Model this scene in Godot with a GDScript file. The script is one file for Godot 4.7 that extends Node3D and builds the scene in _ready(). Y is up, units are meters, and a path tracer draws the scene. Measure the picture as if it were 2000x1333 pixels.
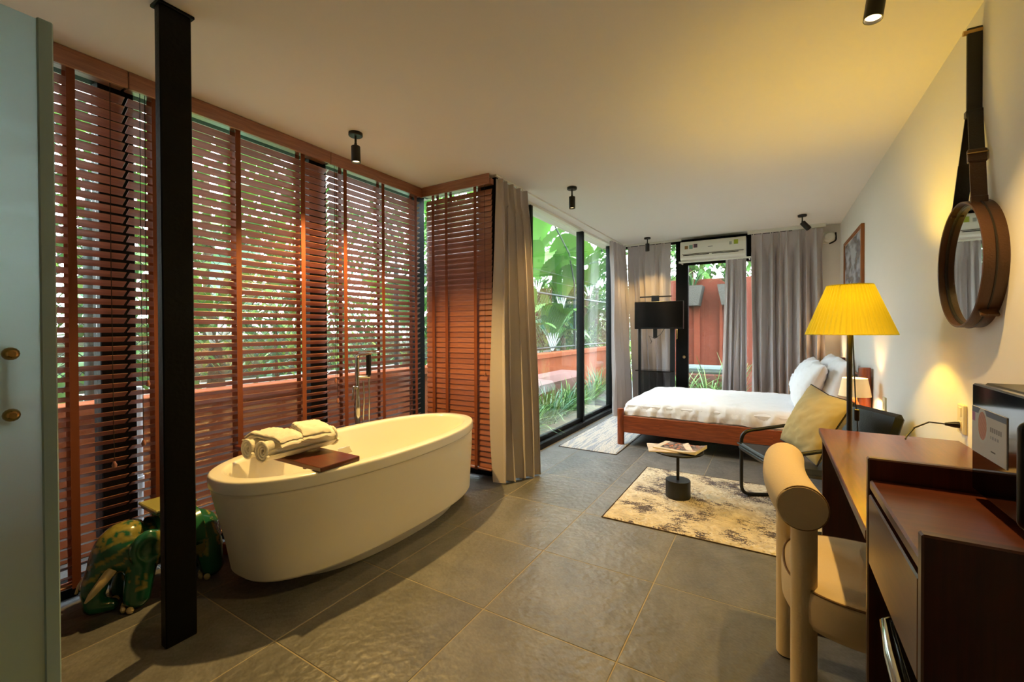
extends Node3D

# ------------------------------------------------------------------ mesh builder
class G:
	var v := PackedVector3Array()
	var u := PackedVector2Array()
	var c := PackedColorArray()
	var ix := PackedInt32Array()
	var col := Color(1, 1, 1)
	var xf := Transform3D()
	func vert(p: Vector3, t := Vector2.ZERO) -> int:
		v.append(xf * p); u.append(t); c.append(col)
		return v.size() - 1
	func tri(a: int, b: int, d: int) -> void:
		ix.append(a); ix.append(b); ix.append(d)
	func quad(a: int, b: int, d: int, e: int) -> void:
		tri(a, b, d); tri(a, d, e)
	# flat polygon, turned so that it faces "out"
	func poly(ps: Array, ts: Array, out: Vector3) -> void:
		var nrm := Vector3.ZERO
		var n := ps.size()
		for k in range(n):
			var a: Vector3 = ps[k]
			nrm += a.cross(ps[(k + 1) % n])
		var b := v.size()
		for k in range(n):
			vert(ps[k], ts[k])
		for k in range(1, n - 1):
			if nrm.dot(out) < 0.0: tri(b, b + k + 1, b + k)
			else: tri(b, b + k, b + k + 1)
	# box with chamfered edges; texture u runs along the longest side
	func box(ctr: Vector3, size: Vector3, bev := 0.0, bs := Basis()) -> G:
		var h := size * 0.5
		bev = minf(bev, minf(h.x, minf(h.y, h.z)) * 0.95)
		var la := 0
		if size.y > size[la]: la = 1
		if size.z > size[la]: la = 2
		var old := xf
		xf = old * Transform3D(bs, ctr)
		var P := func(ax: int, s: Vector3) -> Vector3:
			var p := Vector3(s.x * (h.x - bev), s.y * (h.y - bev), s.z * (h.z - bev))
			p[ax] = s[ax] * h[ax]
			return p
		var T := func(p: Vector3, ax: int) -> Vector2:
			var o := []
			for k in 3:
				if k != ax: o.append(k)
			if ax == la: return Vector2(p[o[0]], p[o[1]]) + Vector2(ctr.x + ctr.z, ctr.y)
			var ot: int = o[0] if o[1] == la else o[1]
			return Vector2(p[la] + ctr[la], p[ot] + ctr[ot] * 1.7)
		for ax in 3:
			for sg in [-1.0, 1.0]:
				var ps := []
				var ts := []
				for q in [[-1.0, -1.0], [1.0, -1.0], [1.0, 1.0], [-1.0, 1.0]]:
					var s := Vector3.ZERO
					s[ax] = sg; s[(ax + 1) % 3] = q[0]; s[(ax + 2) % 3] = q[1]
					var p: Vector3 = P.call(ax, s)
					ps.append(p); ts.append(T.call(p, ax))
				var out := Vector3.ZERO
				out[ax] = sg
				# keep the facing right under a moved origin
				_poly_local(ps, ts, out)
		if bev > 0.0:
			for ax in 3:
				var b := (ax + 1) % 3
				var d := (ax + 2) % 3
				for sb in [-1.0, 1.0]:
					for sd in [-1.0, 1.0]:
						var s0 := Vector3.ZERO
						var s1 := Vector3.ZERO
						s0[ax] = -1.0; s0[b] = sb; s0[d] = sd
						s1[ax] = 1.0; s1[b] = sb; s1[d] = sd
						var ps := [P.call(b, s0), P.call(d, s0), P.call(d, s1), P.call(b, s1)]
						var ts := []
						for p in ps: ts.append(T.call(p, b))
						var out := Vector3.ZERO
						out[b] = sb; out[d] = sd
						_poly_local(ps, ts, out)
			for sx in [-1.0, 1.0]:
				for sy in [-1.0, 1.0]:
					for sz in [-1.0, 1.0]:
						var s := Vector3(sx, sy, sz)
						var ps := [P.call(0, s), P.call(1, s), P.call(2, s)]
						_poly_local(ps, [Vector2.ZERO, Vector2.ZERO, Vector2.ZERO], s)
		xf = old
		return self
	func _poly_local(ps: Array, ts: Array, out: Vector3) -> void:
		poly(ps, ts, out)
	# grid surface; fn(a, b) with a, b in 0..1
	func surf(fn: Callable, nu: int, nv: int, cu := false, cv := false, flip := false, us := Vector2(1, 1)) -> G:
		var wu := nu if cu else nu + 1
		var wv := nv if cv else nv + 1
		var b := v.size()
		for i in range(wu):
			for j in range(wv):
				vert(fn.call(float(i) / nu, float(j) / nv), Vector2(us.x * i / nu, us.y * j / nv))
		for i in range(nu):
			for j in range(nv):
				var i2 := (i + 1) % wu
				var j2 := (j + 1) % wv
				var p := b + i * wv + j
				var q := b + i2 * wv + j
				var r := b + i2 * wv + j2
				var s := b + i * wv + j2
				if flip: quad(p, s, r, q)
				else: quad(p, q, r, s)
		return self
	func tube(pts: Array, rad, n := 10, closed := false, caps := true) -> G:
		var m := pts.size()
		var nrm := Vector3.ZERO
		var rings := []
		var run := 0.0
		for k in range(m):
			var a: Vector3 = pts[(k - 1 + m) % m] if (k > 0 or closed) else pts[0]
			var e: Vector3 = pts[(k + 1) % m] if (k < m - 1 or closed) else pts[m - 1]
			var t := (e - a).normalized()
			if k == 0:
				nrm = t.cross(Vector3.UP)
				if nrm.length() < 0.05: nrm = t.cross(Vector3.RIGHT)
				nrm = nrm.normalized()
			else:
				nrm = (nrm - t * nrm.dot(t)).normalized()
				var prev: Vector3 = pts[k - 1]
				run += prev.distance_to(pts[k])
			var bn := t.cross(nrm)
			var r: float = rad[k] if rad is Array else rad
			var ring := []
			for q in range(n):
				var g := TAU * q / n
				ring.append(vert(pts[k] + (nrm * cos(g) + bn * sin(g)) * r, Vector2(run, g / TAU * 0.1)))
			rings.append(ring)
		for k in range(m if closed else m - 1):
			var A: Array = rings[k]
			var B: Array = rings[(k + 1) % m]
			for q in range(n):
				var q2 := (q + 1) % n
				quad(A[q], A[q2], B[q2], B[q])
		if caps and not closed:
			for e in [0, m - 1]:
				var ps := []
				var ts := []
				for q in range(n):
					var inv := xf.affine_inverse() * v[rings[e][q]]
					ps.append(inv); ts.append(Vector2.ZERO)
				var dir: Vector3 = (pts[0] - pts[1]) if e == 0 else (pts[m - 1] - pts[m - 2])
				poly2(ps, ts, dir)
		return self
	func poly2(ps: Array, ts: Array, out: Vector3) -> void:
		poly(ps, ts, out)
	func cyl(a: Vector3, b: Vector3, r0: float, r1 := -1.0, n := 20) -> G:
		return tube([a, b], [r0, r0 if r1 < 0.0 else r1], n)
	# lathe about local y; sharp corners split
	func lathe(pr: Array, n := 32) -> G:
		var runs := [[pr[0]]]
		for k in range(1, pr.size()):
			runs[-1].append(pr[k])
			if k < pr.size() - 1:
				var d0: Vector2 = (pr[k] - pr[k - 1]).normalized()
				var d1: Vector2 = (pr[k + 1] - pr[k]).normalized()
				if d0.dot(d1) < 0.8: runs.append([pr[k]])
		for r in runs:
			var b := v.size()
			var m: int = r.size()
			for k in range(m):
				for q in range(n):
					var g := TAU * q / n
					vert(Vector3(r[k].x * cos(g), r[k].y, r[k].x * sin(g)), Vector2(g / TAU, r[k].y))
			for k in range(m - 1):
				for q in range(n):
					var q2 := (q + 1) % n
					quad(b + k * n + q, b + (k + 1) * n + q, b + (k + 1) * n + q2, b + k * n + q2)
		return self
	# extrude a polygon (local xy) along local z by depth
	func prism(pg: Array, z0: float, z1: float) -> G:
		var pk := PackedVector2Array(pg)
		if Geometry2D.is_polygon_clockwise(pk): pk.reverse()
		var tr := Geometry2D.triangulate_polygon(pk)
		for e in [z0, z1]:
			var b := v.size()
			for p in pk: vert(Vector3(p.x, p.y, e), p)
			for k in range(0, tr.size(), 3):
				var t0 := pk[tr[k]]; var t1 := pk[tr[k + 1]]; var t2 := pk[tr[k + 2]]
				var ccw := (t1 - t0).cross(t2 - t0) > 0.0
				if ccw == (e == z1): tri(b + tr[k], b + tr[k + 1], b + tr[k + 2])
				else: tri(b + tr[k], b + tr[k + 2], b + tr[k + 1])
		var n := pk.size()
		for k in range(n):
			var p := pk[k]
			var q := pk[(k + 1) % n]
			var a := vert(Vector3(p.x, p.y, z0), Vector2(z0, p.x + p.y))
			var b2 := vert(Vector3(q.x, q.y, z0), Vector2(z0, q.x + q.y))
			var d := vert(Vector3(q.x, q.y, z1), Vector2(z1, q.x + q.y))
			var e2 := vert(Vector3(p.x, p.y, z1), Vector2(z1, p.x + p.y))
			quad(a, b2, d, e2)
		return self
	# soft cushion: half sizes w, h, thickness t; lies in local xy, bulges along z
	func cushion(w: float, h: float, t: float, n := 22, wr := 0.0, seed_ := 1) -> G:
		var nz := FastNoiseLite.new()
		nz.seed = seed_; nz.frequency = 3.5
		for sgn in [-1.0, 1.0]:
			var fn := func(a: float, b: float) -> Vector3:
				var x := a * 2.0 - 1.0
				var y := b * 2.0 - 1.0
				var ex := sin(x * PI * 0.5)
				var ey := sin(y * PI * 0.5)
				var pin := 1.0 - 0.09 * (1.0 - absf(ey)) * absf(ex) * absf(ex)
				var pin2 := 1.0 - 0.09 * (1.0 - absf(ex)) * absf(ey) * absf(ey)
				var th: float = t * pow(maxf(0.0, (1.0 - ex * ex)), 0.42) * pow(maxf(0.0, (1.0 - ey * ey)), 0.42)
				th += wr * nz.get_noise_3d(ex * 1.5, ey * 1.5, sgn * 2.0) * th / maxf(t, 0.001)
				return Vector3(ex * w * pin, ey * h * pin2, sgn * th)
			surf(fn, n, n, false, false, sgn < 0.0)
		return self
	func mesh() -> ArrayMesh:
		var nn := PackedVector3Array()
		nn.resize(v.size())
		var ox := PackedInt32Array()
		ox.resize(ix.size())
		for k in range(0, ix.size(), 3):
			var a := ix[k]; var b := ix[k + 1]; var d := ix[k + 2]
			var f := (v[b] - v[a]).cross(v[d] - v[a])
			nn[a] += f; nn[b] += f; nn[d] += f
			ox[k] = a; ox[k + 1] = d; ox[k + 2] = b
		for k in range(nn.size()):
			nn[k] = nn[k].normalized() if nn[k].length_squared() > 1e-20 else Vector3.UP
		var ar := []
		ar.resize(Mesh.ARRAY_MAX)
		ar[Mesh.ARRAY_VERTEX] = v
		ar[Mesh.ARRAY_NORMAL] = nn
		ar[Mesh.ARRAY_TEX_UV] = u
		ar[Mesh.ARRAY_COLOR] = c
		ar[Mesh.ARRAY_INDEX] = ox
		var m := ArrayMesh.new()
		m.add_surface_from_arrays(Mesh.PRIMITIVE_TRIANGLES, ar)
		return m

# ------------------------------------------------------------------ scene helpers
var used := {}
var M := {}
var rng := RandomNumberGenerator.new()

func numbered(n: String) -> String:
	if not used.has(n):
		used[n] = 0
		return n
	used[n] += 1
	return "%s_%03d" % [n, used[n]]

func meta(o: Node, label: String, category: String, group := "", kind := "") -> void:
	if label != "": o.set_meta("label", label)
	if category != "": o.set_meta("category", category)
	if group != "": o.set_meta("group", group)
	if kind != "": o.set_meta("kind", kind)

func thing(called: String, label: String, category: String, at := Vector3.ZERO, turn := 0.0, group := "") -> Node3D:
	var o := Node3D.new()
	o.name = numbered(called)
	add_child(o)
	o.position = at
	o.rotation.y = turn
	meta(o, label, category, group)
	return o

func part(called: String, g: G, m: Material, parent: Node, label := "", kind := "") -> MeshInstance3D:
	return part_mesh(called, g.mesh(), m, parent, label, kind)

func part_mesh(called: String, ms: Mesh, m: Material, parent: Node, label := "", kind := "") -> MeshInstance3D:
	var o := MeshInstance3D.new()
	o.mesh = ms
	o.material_override = m
	o.name = called
	parent.add_child(o, true)
	if label != "": o.set_meta("label", label)
	if kind != "": o.set_meta("kind", kind)
	return o

func struct(called: String, g: G, m: Material, label := "") -> MeshInstance3D:
	var o := part(numbered(called), g, m, self, label)
	o.set_meta("kind", "structure")
	if label != "": o.set_meta("category", called.split("_")[0])
	return o

func copy(o: Node3D, at: Vector3, turn: float, label := "", base := "") -> Node3D:
	var d: Node3D = o.duplicate()
	d.name = numbered(base if base != "" else String(o.name))
	add_child(d)
	d.position = at
	d.rotation.y = turn
	if label != "": d.set_meta("label", label)
	return d

func V(x: float, y: float, z: float) -> Vector3:
	return Vector3(x, y, z)

func arc(pts: Array, r: float, n := 6) -> Array:
	# round the corners of a polyline
	var out := [pts[0]]
	for k in range(1, pts.size() - 1):
		var p: Vector3 = pts[k]
		var a: Vector3 = (pts[k - 1] - p)
		var b: Vector3 = (pts[k + 1] - p)
		var rr := minf(r, minf(a.length(), b.length()) * 0.48)
		var p0 := p + a.normalized() * rr
		var p1 := p + b.normalized() * rr
		for q in range(n + 1):
			var t := float(q) / n
			out.append(p0.lerp(p, t).lerp(p.lerp(p1, t), t))
	out.append(pts[-1])
	return out

# ------------------------------------------------------------------ textures and materials
func noise(sd: int, fr: float, oct := 3) -> FastNoiseLite:
	var n := FastNoiseLite.new()
	n.seed = sd
	n.frequency = fr
	n.fractal_octaves = oct
	return n

func img(w: int, h: int, fn: Callable) -> ImageTexture:
	var im := Image.create(w, h, false, Image.FORMAT_RGB8)
	for y in range(h):
		for x in range(w):
			im.set_pixel(x, y, fn.call(x, y))
	im.generate_mipmaps()
	return ImageTexture.create_from_image(im)

func bump_tex(sd: int, fr: float, strength: float, size := 256) -> ImageTexture:
	var n := noise(sd, fr, 4)
	var im := n.get_seamless_image(size, size)
	im.convert(Image.FORMAT_RGBA8)
	im.bump_map_to_normal_map(strength)
	return ImageTexture.create_from_image(im)

func wood_tex(a: Color, b: Color, sd: int) -> ImageTexture:
	# one metre along the grain by a quarter metre across
	var n1 := noise(sd, 0.012, 2)
	var n2 := noise(sd + 5, 0.05, 3)
	var n3 := noise(sd + 9, 0.3, 2)
	return img(512, 256, func(x: int, y: int):
		var warp := n1.get_noise_2d(x * 0.6, y * 1.2) * 26.0
		var ring := sin((y + warp) * 0.16) * 0.5 + 0.5
		var f := n2.get_noise_2d(x * 0.14, y * 2.2) * 0.5 + 0.5
		var p := n3.get_noise_2d(x * 0.10, y * 2.5)
		var t := clampf(0.25 * ring + 0.75 * f + 0.18 * p, 0.0, 1.0)
		return a.lerp(b, t))

func std(key: String, colr: Color, rough: float, o := {}) -> StandardMaterial3D:
	var m := StandardMaterial3D.new()
	m.resource_name = key
	m.albedo_color = colr
	m.roughness = rough
	m.metallic = o.get("metal", 0.0)
	m.metallic_specular = o.get("spec", 0.5)
	if o.has("tex"): m.albedo_texture = o.tex
	if o.has("scale"): m.uv1_scale = o.scale
	if o.has("tri"):
		m.uv1_triplanar = true
		m.uv1_world_triplanar = o.get("world", false)
		m.uv1_scale = Vector3.ONE * float(o.tri)
	if o.has("nrm"):
		m.normal_enabled = true
		m.normal_texture = o.nrm
		m.normal_scale = o.get("nscale", 0.5)
	if o.has("coat"):
		m.clearcoat_enabled = true
		m.clearcoat = o.coat
		m.clearcoat_roughness = o.get("coat_rough", 0.1)
	if o.has("sheen"):
		m.rim_enabled = true
		m.rim = o.sheen
		m.rim_tint = 0.5
	if o.has("alpha"):
		m.transparency = BaseMaterial3D.TRANSPARENCY_ALPHA
		m.albedo_color.a = o.alpha
	if o.has("emit"):
		m.emission_enabled = true
		m.emission = o.emit
		m.emission_energy_multiplier = o.get("power", 1.0)
	if o.has("back"):
		m.backlight_enabled = true
		m.backlight = o.back
	if o.has("vc"):
		m.vertex_color_use_as_albedo = true
	m.cull_mode = BaseMaterial3D.CULL_DISABLED
	M[key] = m
	return m

func make_materials() -> void:
	var fab := bump_tex(3, 0.08, 3.0)
	var fine := bump_tex(7, 0.2, 2.0)
	var wrinkle := bump_tex(11, 0.012, 5.0)
	var tn1 := noise(21, 0.015, 4)
	var tn2 := noise(22, 0.09, 3)
	var slate := img(512, 512, func(x: int, y: int):
		var a := TAU * x / 512.0
		var b := TAU * y / 512.0
		var w := tn1.get_noise_3d(cos(a) * 60.0 + sin(b) * 25.0, sin(a) * 60.0, cos(b) * 60.0)
		var f := tn2.get_noise_2d(x * 0.8 + y * 0.5, y * 1.7 - x * 0.9)
		var t := 0.5 + 0.45 * w + 0.30 * f
		return Color(0.31, 0.308, 0.305).lerp(Color(0.455, 0.45, 0.44), clampf(t, 0.0, 1.0)))
	for k in 4:
		var s := 0.94 + 0.04 * k
		std("tile%d" % k, Color(s, s, s), 0.42, {"tex": slate, "tri": 0.9, "world": true, "nrm": fab, "nscale": 0.25})
		M["tile%d" % k].uv1_offset = Vector3(k * 0.31, 0, k * 0.17)
	std("grout", Color(0.60, 0.555, 0.46), 0.9)
	std("plaster", Color(0.90, 0.885, 0.855), 0.85, {"tri": 1.2, "nrm": wrinkle, "nscale": 0.06})
	std("ceiling_paint", Color(0.89, 0.875, 0.845), 0.7, {"tri": 0.7, "nrm": wrinkle, "nscale": 0.06})
	std("black_steel", Color(0.02, 0.02, 0.022), 0.5, {"spec": 0.3, "nrm": fab, "tri": 2.0, "nscale": 0.12})
	std("black_metal", Color(0.03, 0.03, 0.032), 0.4)
	std("black_plastic", Color(0.028, 0.028, 0.03), 0.3)
	std("glass", Color(0.70, 0.86, 0.82), 0.0, {"alpha": 0.03})
	std("frosted", Color(0.80, 0.90, 0.89), 0.55, {"alpha": 0.30})
	M.frosted.refraction_enabled = true
	M.frosted.refraction_scale = 0.05
	std("glass_edge", Color(0.62, 0.72, 0.72), 0.25)
	var blind_tex := wood_tex(Color(0.49, 0.275, 0.185), Color(0.68, 0.43, 0.305), 31)
	std("slat", Color(1, 1, 1), 0.34, {"tex": blind_tex, "scale": Vector3(1, 4, 1), "spec": 0.7, "coat": 1.0, "coat_rough": 0.25})
	std("slat_b", Color(0.93, 0.91, 0.91), 0.34, {"tex": blind_tex, "scale": Vector3(1, 4, 1), "spec": 0.7, "coat": 1.0, "coat_rough": 0.25})
	std("tape", Color(0.48, 0.235, 0.105), 0.7, {"tri": 8.0, "nrm": fine, "nscale": 0.4})
	std("cord", Color(0.10, 0.06, 0.05), 0.8)
	var bed_tex := wood_tex(Color(0.42, 0.17, 0.06), Color(0.66, 0.33, 0.13), 41)
	std("bed_wood", Color(1, 1, 1), 0.35, {"tex": bed_tex, "scale": Vector3(1, 4, 1), "coat": 0.3, "coat_rough": 0.2})
	var desk_tex := wood_tex(Color(0.29, 0.105, 0.042), Color(0.42, 0.185, 0.075), 51)
	std("desk_wood", Color(1, 1, 1), 0.3, {"tex": desk_tex, "scale": Vector3(0.8, 3, 1), "coat": 0.4, "coat_rough": 0.18})
	std("oak", Color(0.56, 0.34, 0.14), 0.45)
	std("dark_wood", Color(0.72, 0.66, 0.66), 0.33, {"tex": desk_tex, "scale": Vector3(0.8, 3, 1), "coat": 0.3, "coat_rough": 0.2})
	std("tub", Color(0.93, 0.915, 0.865), 0.22, {"coat": 0.5, "coat_rough": 0.1})
	std("tub_skirt", Color(0.915, 0.895, 0.835), 0.3)
	std("chrome", Color(0.78, 0.78, 0.76), 0.12, {"metal": 1.0})
	std("brass", Color(0.72, 0.58, 0.36), 0.25, {"metal": 1.0})
	std("towel", Color(0.93, 0.905, 0.84), 0.95, {"tri": 9.0, "nrm": bump_tex(13, 0.12, 8.0), "nscale": 1.0, "sheen": 0.4})
	std("linen", Color(0.93, 0.935, 0.95), 0.85, {"tri": 1.6, "nrm": wrinkle, "nscale": 0.35})
	std("curtain", Color(0.745, 0.715, 0.71), 0.85, {"tri": 7.0, "nrm": fine, "nscale": 0.08, "sheen": 0.25, "back": Color(0.16, 0.155, 0.16)})
	std("velvet", Color(0.87, 0.775, 0.60), 0.85, {"tri": 6.0, "nrm": fab, "nscale": 0.25, "sheen": 0.5})
	std("piping", Color(0.48, 0.36, 0.22), 0.8)
	std("leather", Color(0.03, 0.032, 0.036), 0.32, {"tri": 5.0, "nrm": fab, "nscale": 0.25})
	std("cushion_cloth", Color(0.68, 0.61, 0.42), 0.85, {"tri": 2.0, "nrm": wrinkle, "nscale": 0.10, "sheen": 0.3})
	std("dark_piping", Color(0.09, 0.03, 0.03), 0.7)
	std("shade_yellow", Color(1.0, 0.92, 0.22), 0.8, {"back": Color(0.20, 0.184, 0.034)})
	std("shade_cream", Color(0.97, 0.90, 0.74), 0.8, {"back": Color(0.16, 0.14, 0.10)})
	std("bulb", Color(1, 0.95, 0.85), 0.5, {"emit": Color(1.0, 0.85, 0.6), "power": 3.0})
	std("spot_face", Color(1, 0.95, 0.85), 0.4, {"emit": Color(1.0, 0.86, 0.62), "power": 3.5})
	std("mirror_glass", Color(0.93, 0.95, 0.95), 0.02, {"metal": 1.0})
	std("brown_leather", Color(0.30, 0.18, 0.09), 0.38, {"tri": 5.0, "nrm": fab, "nscale": 0.4})
	std("dark_leather", Color(0.10, 0.065, 0.045), 0.45, {"tri": 5.0, "nrm": fab, "nscale": 0.3})
	std("white_plastic", Color(0.89, 0.88, 0.83), 0.4)
	std("cream_plastic", Color(0.88, 0.83, 0.68), 0.45)
	std("gloss_black", Color(0.012, 0.012, 0.014), 0.06, {"spec": 0.6})
	std("screen", Color(0.012, 0.014, 0.016), 0.16)
	std("terracotta", Color(0.60, 0.28, 0.085), 0.85, {"tri": 0.8, "nrm": wrinkle, "nscale": 0.4})
	std("terracotta_dark", Color(0.45, 0.18, 0.065), 0.85, {"tri": 0.8, "nrm": wrinkle, "nscale": 0.4})
	std("clay_block", Color(0.62, 0.33, 0.16), 0.9)
	std("concrete", Color(0.36, 0.34, 0.325), 0.9, {"tri": 1.5, "nrm": fab, "nscale": 0.5})
	std("shaded_terracotta", Color(0.41, 0.155, 0.05), 0.85, {"tri": 0.8, "nrm": wrinkle, "nscale": 0.4})  # terracotta darkened: the shade of the enclosed courtyard put into the colour
	std("pot_stone", Color(0.27, 0.25, 0.22), 0.9, {"tri": 1.5, "nrm": fab, "nscale": 0.5})
	std("pale_cap", Color(0.80, 0.66, 0.57), 0.85)
	std("pink_stone", Color(0.53, 0.37, 0.34), 0.8, {"tri": 1.5, "nrm": wrinkle, "nscale": 0.5})
	std("pebble", Color(0.70, 0.69, 0.67), 0.9, {"tri": 2.0, "nrm": fab, "nscale": 1.0})
	std("soil", Color(0.20, 0.155, 0.11), 0.95, {"tri": 1.5, "nrm": fab, "nscale": 1.0})
	std("foliage", Color(1, 1, 1), 0.38, {"vc": true, "back": Color(0.29, 0.41, 0.12)})
	std("bark", Color(0.40, 0.33, 0.25), 0.9, {"tri": 2.0, "nrm": fab, "nscale": 0.8})
	std("wire", Color(0.24, 0.28, 0.27), 0.5, {"metal": 0.6})
	std("pvc", Color(0.86, 0.87, 0.90), 0.4)
	std("glaze", Color(1, 1, 1), 0.18, {"vc": true, "coat": 0.6, "coat_rough": 0.08})
	std("tusk", Color(0.83, 0.74, 0.55), 0.3)
	std("olive", Color(0.47, 0.44, 0.20), 0.3)

# ------------------------------------------------------------------ room numbers (metres)
const CEIL := 2.528
const XL := -2.86      # glazing of the bath alcove
const XD := -2.13      # sliding glass doors
const XR := 0.705      # long plaster wall
const ZA := -3.06      # end of the bath alcove
const ZF := -6.68      # far glazing
const ZB := 1.35       # wall behind the camera
const FX := 847.0

func setup_view() -> void:
	var cam := Camera3D.new()
	cam.name = "camera"
	cam.projection = Camera3D.PROJECTION_FRUSTUM
	cam.near = 0.05
	cam.far = 200.0
	cam.size = 1333.0 / FX * cam.near
	cam.frustum_offset = Vector2(0, -15.5 / FX * cam.near)
	cam.position = V(0, 1.25, 0)
	cam.rotation = V(deg_to_rad(-0.5), deg_to_rad(31.05), deg_to_rad(-0.23))
	add_child(cam)
	cam.current = true
	var sky_m := ProceduralSkyMaterial.new()
	sky_m.sky_top_color = Color(0.86, 0.93, 0.97)
	sky_m.sky_horizon_color = Color(0.96, 0.98, 0.97)
	sky_m.ground_bottom_color = Color(0.30, 0.33, 0.26)
	sky_m.ground_horizon_color = Color(0.55, 0.60, 0.50)
	sky_m.sky_energy_multiplier = 3.1
	sky_m.ground_energy_multiplier = 1.0
	var sky := Sky.new()
	sky.sky_material = sky_m
	var env := Environment.new()
	env.background_mode = Environment.BG_SKY
	env.sky = sky
	env.tonemap_mode = Environment.TONE_MAPPER_LINEAR
	env.tonemap_exposure = 1.34
	env.sdfgi_enabled = true
	env.ssao_enabled = true
	env.ssil_enabled = true
	var we := WorldEnvironment.new()
	we.name = "environment"
	we.environment = env
	add_child(we)

# ------------------------------------------------------------------ shell
func build_shell() -> void:
	# floor slab and its tiles
	var g := G.new()
	g.box(V((XL + XR) / 2, -0.0515, (ZB + ZF) / 2), V(XR - XL + 0.2, 0.1, ZB - ZF + 0.2))
	var fl := struct("floor", g, M.grout, "dark slate grey square floor tiles with thin pale grout lines")
	var xs := [-2.90]
	for k in 7: xs.append(-2.93 + 0.608 * (k + 0) + 0.0)
	var gx := []
	for k in range(-2, 5): gx.append(-1.714 + 0.606 * k)
	var gz := []
	for k in range(-6, 5): gz.append(-0.99 - 0.5925 * k)
	for k in range(5, 11): gz.append(-0.99 - 0.5925 * k)
	gz.sort()
	var shared := {}
	rng.seed = 5
	for i in range(gx.size()):
		for j in range(gz.size()):
			var x0: float = gx[i] + 0.0022
			var x1: float = gx[i] + 0.606 - 0.0022
			var z0: float = gz[j] + 0.0022
			var z1: float = gz[j] + 0.5925 - 0.0022
			var lx := -2.83 if z1 > ZA + 0.1 else XD + 0.09
			if x0 < lx: x0 = lx
			if x1 > XR - 0.002: x1 = XR - 0.002
			if z1 > ZB: z1 = ZB
			if z0 < ZF + 0.06: z0 = ZF + 0.06
			if x1 - x0 < 0.03 or z1 - z0 < 0.03: continue
			var key := "%.3f %.3f" % [x1 - x0, z1 - z0]
			if not shared.has(key):
				shared[key] = G.new().box(V(0, 0, 0), V(x1 - x0, 0.012, z1 - z0), 0.0015).mesh()
			var t := part_mesh("tile", shared[key], M["tile%d" % rng.randi_range(0, 3)], fl)
			t.position = V((x0 + x1) / 2, -0.006, (z0 + z1) / 2)
	# ceiling
	g = G.new()
	# one L-shaped slab, drawn in plan and extruded upwards
	g.xf = Transform3D(Basis(V(1, 0, 0), V(0, 0, 1), V(0, -1, 0)), V(0, CEIL, 0))
	g.prism([Vector2(XL - 0.3, ZB + 0.16), Vector2(XL - 0.3, ZA - 0.2), Vector2(XD - 0.2, ZA - 0.2), Vector2(XD - 0.2, ZF - 0.15), Vector2(XR + 0.16, ZF - 0.15), Vector2(XR + 0.16, ZB + 0.16)], -0.16, 0.0)
	struct("ceiling", g, M.ceiling_paint, "plain off-white painted ceiling over bath and bed")
	# walls
	g = G.new().box(V(XR + 0.08, CEIL / 2, (ZB + ZF) / 2), V(0.16, CEIL, ZB - ZF + 0.32))
	struct("wall_right", g, M.plaster, "long off-white plaster wall behind desk and bed")
	g = G.new().box(V((XL + XR) / 2, CEIL / 2, ZB + 0.08), V(XR - XL + 0.4, CEIL, 0.16))
	struct("wall_back", g, M.plaster)
	g = G.new().box(V(XL - 0.02, CEIL / 2, 0.80), V(0.16, CEIL, 1.10))
	struct("wall_left", g, M.plaster)
	g = G.new().box(V(0.46, CEIL / 2, ZF - 0.02), V(0.50, CEIL, 0.14))
	struct("wall_far", g, M.plaster, "narrow off-white plaster wall beside the pleated curtain")
	# glazing of the bath alcove: posts, kerb, header, panes
	var w := Node3D.new()
	w.name = "window_1"
	add_child(w)
	meta(w, "black steel framed glazing behind the wooden blinds", "window", "", "structure")
	for z in [[-0.785, -0.925], [-1.918, -2.055], [-3.0, -3.11]]:
		part("post", G.new().box(V(XL - 0.03, CEIL / 2, (z[0] + z[1]) / 2), V(0.10, CEIL, z[0] - z[1]), 0.004), M.black_steel, w)
	part("sill", G.new().box(V(XL - 0.02, 0.02, -1.40), V(0.12, 0.06, 3.4), 0.003), M.black_steel, w)
	part("header", G.new().box(V(XL - 0.02, CEIL - 0.02, -1.40), V(0.10, 0.05, 3.4), 0.003), M.black_steel, w)
	for z in [[0.25, -0.785], [-0.925, -1.918], [-2.055, -3.0]]:
		part("pane", G.new().box(V(XL - 0.03, CEIL / 2, (z[0] + z[1]) / 2), V(0.006, CEIL - 0.06, z[0] - z[1])), M.glass, w)
	# short return of the alcove behind the closed blind
	w = Node3D.new()
	w.name = "window_2"
	add_child(w)
	meta(w, "narrow steel framed pane behind the closed wooden blind", "window", "", "structure")
	part("post", G.new().box(V(-2.075, CEIL / 2, ZA - 0.02), V(0.19, CEIL, 0.05), 0.004), M.black_steel, w)
	part("sill", G.new().box(V(-2.48, 0.02, ZA - 0.02), V(0.66, 0.06, 0.07), 0.003), M.black_steel, w)
	part("header", G.new().box(V(-2.48, CEIL - 0.02, ZA - 0.02), V(0.66, 0.05, 0.07), 0.003), M.black_steel, w)
	part("pane", G.new().box(V(-2.48, CEIL / 2, ZA - 0.02), V(0.66, CEIL - 0.06, 0.006)), M.glass, w)
	# sliding doors
	w = Node3D.new()
	w.name = "door_1"
	add_child(w)
	meta(w, "black framed sliding glass doors opening to the garden", "door", "", "structure")
	for z in [-3.13, -3.86, -5.25, -6.40, -6.66]:
		part("stile", G.new().box(V(XD, 0.03 + (CEIL - 0.03) / 2, z), V(0.09, CEIL - 0.03, 0.052), 0.004), M.black_steel, w)
	part("bottom_track", G.new().box(V(XD + 0.01, 0.02, (ZA + ZF) / 2), V(0.13, 0.075, ZA - ZF), 0.004), M.black_steel, w)
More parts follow.
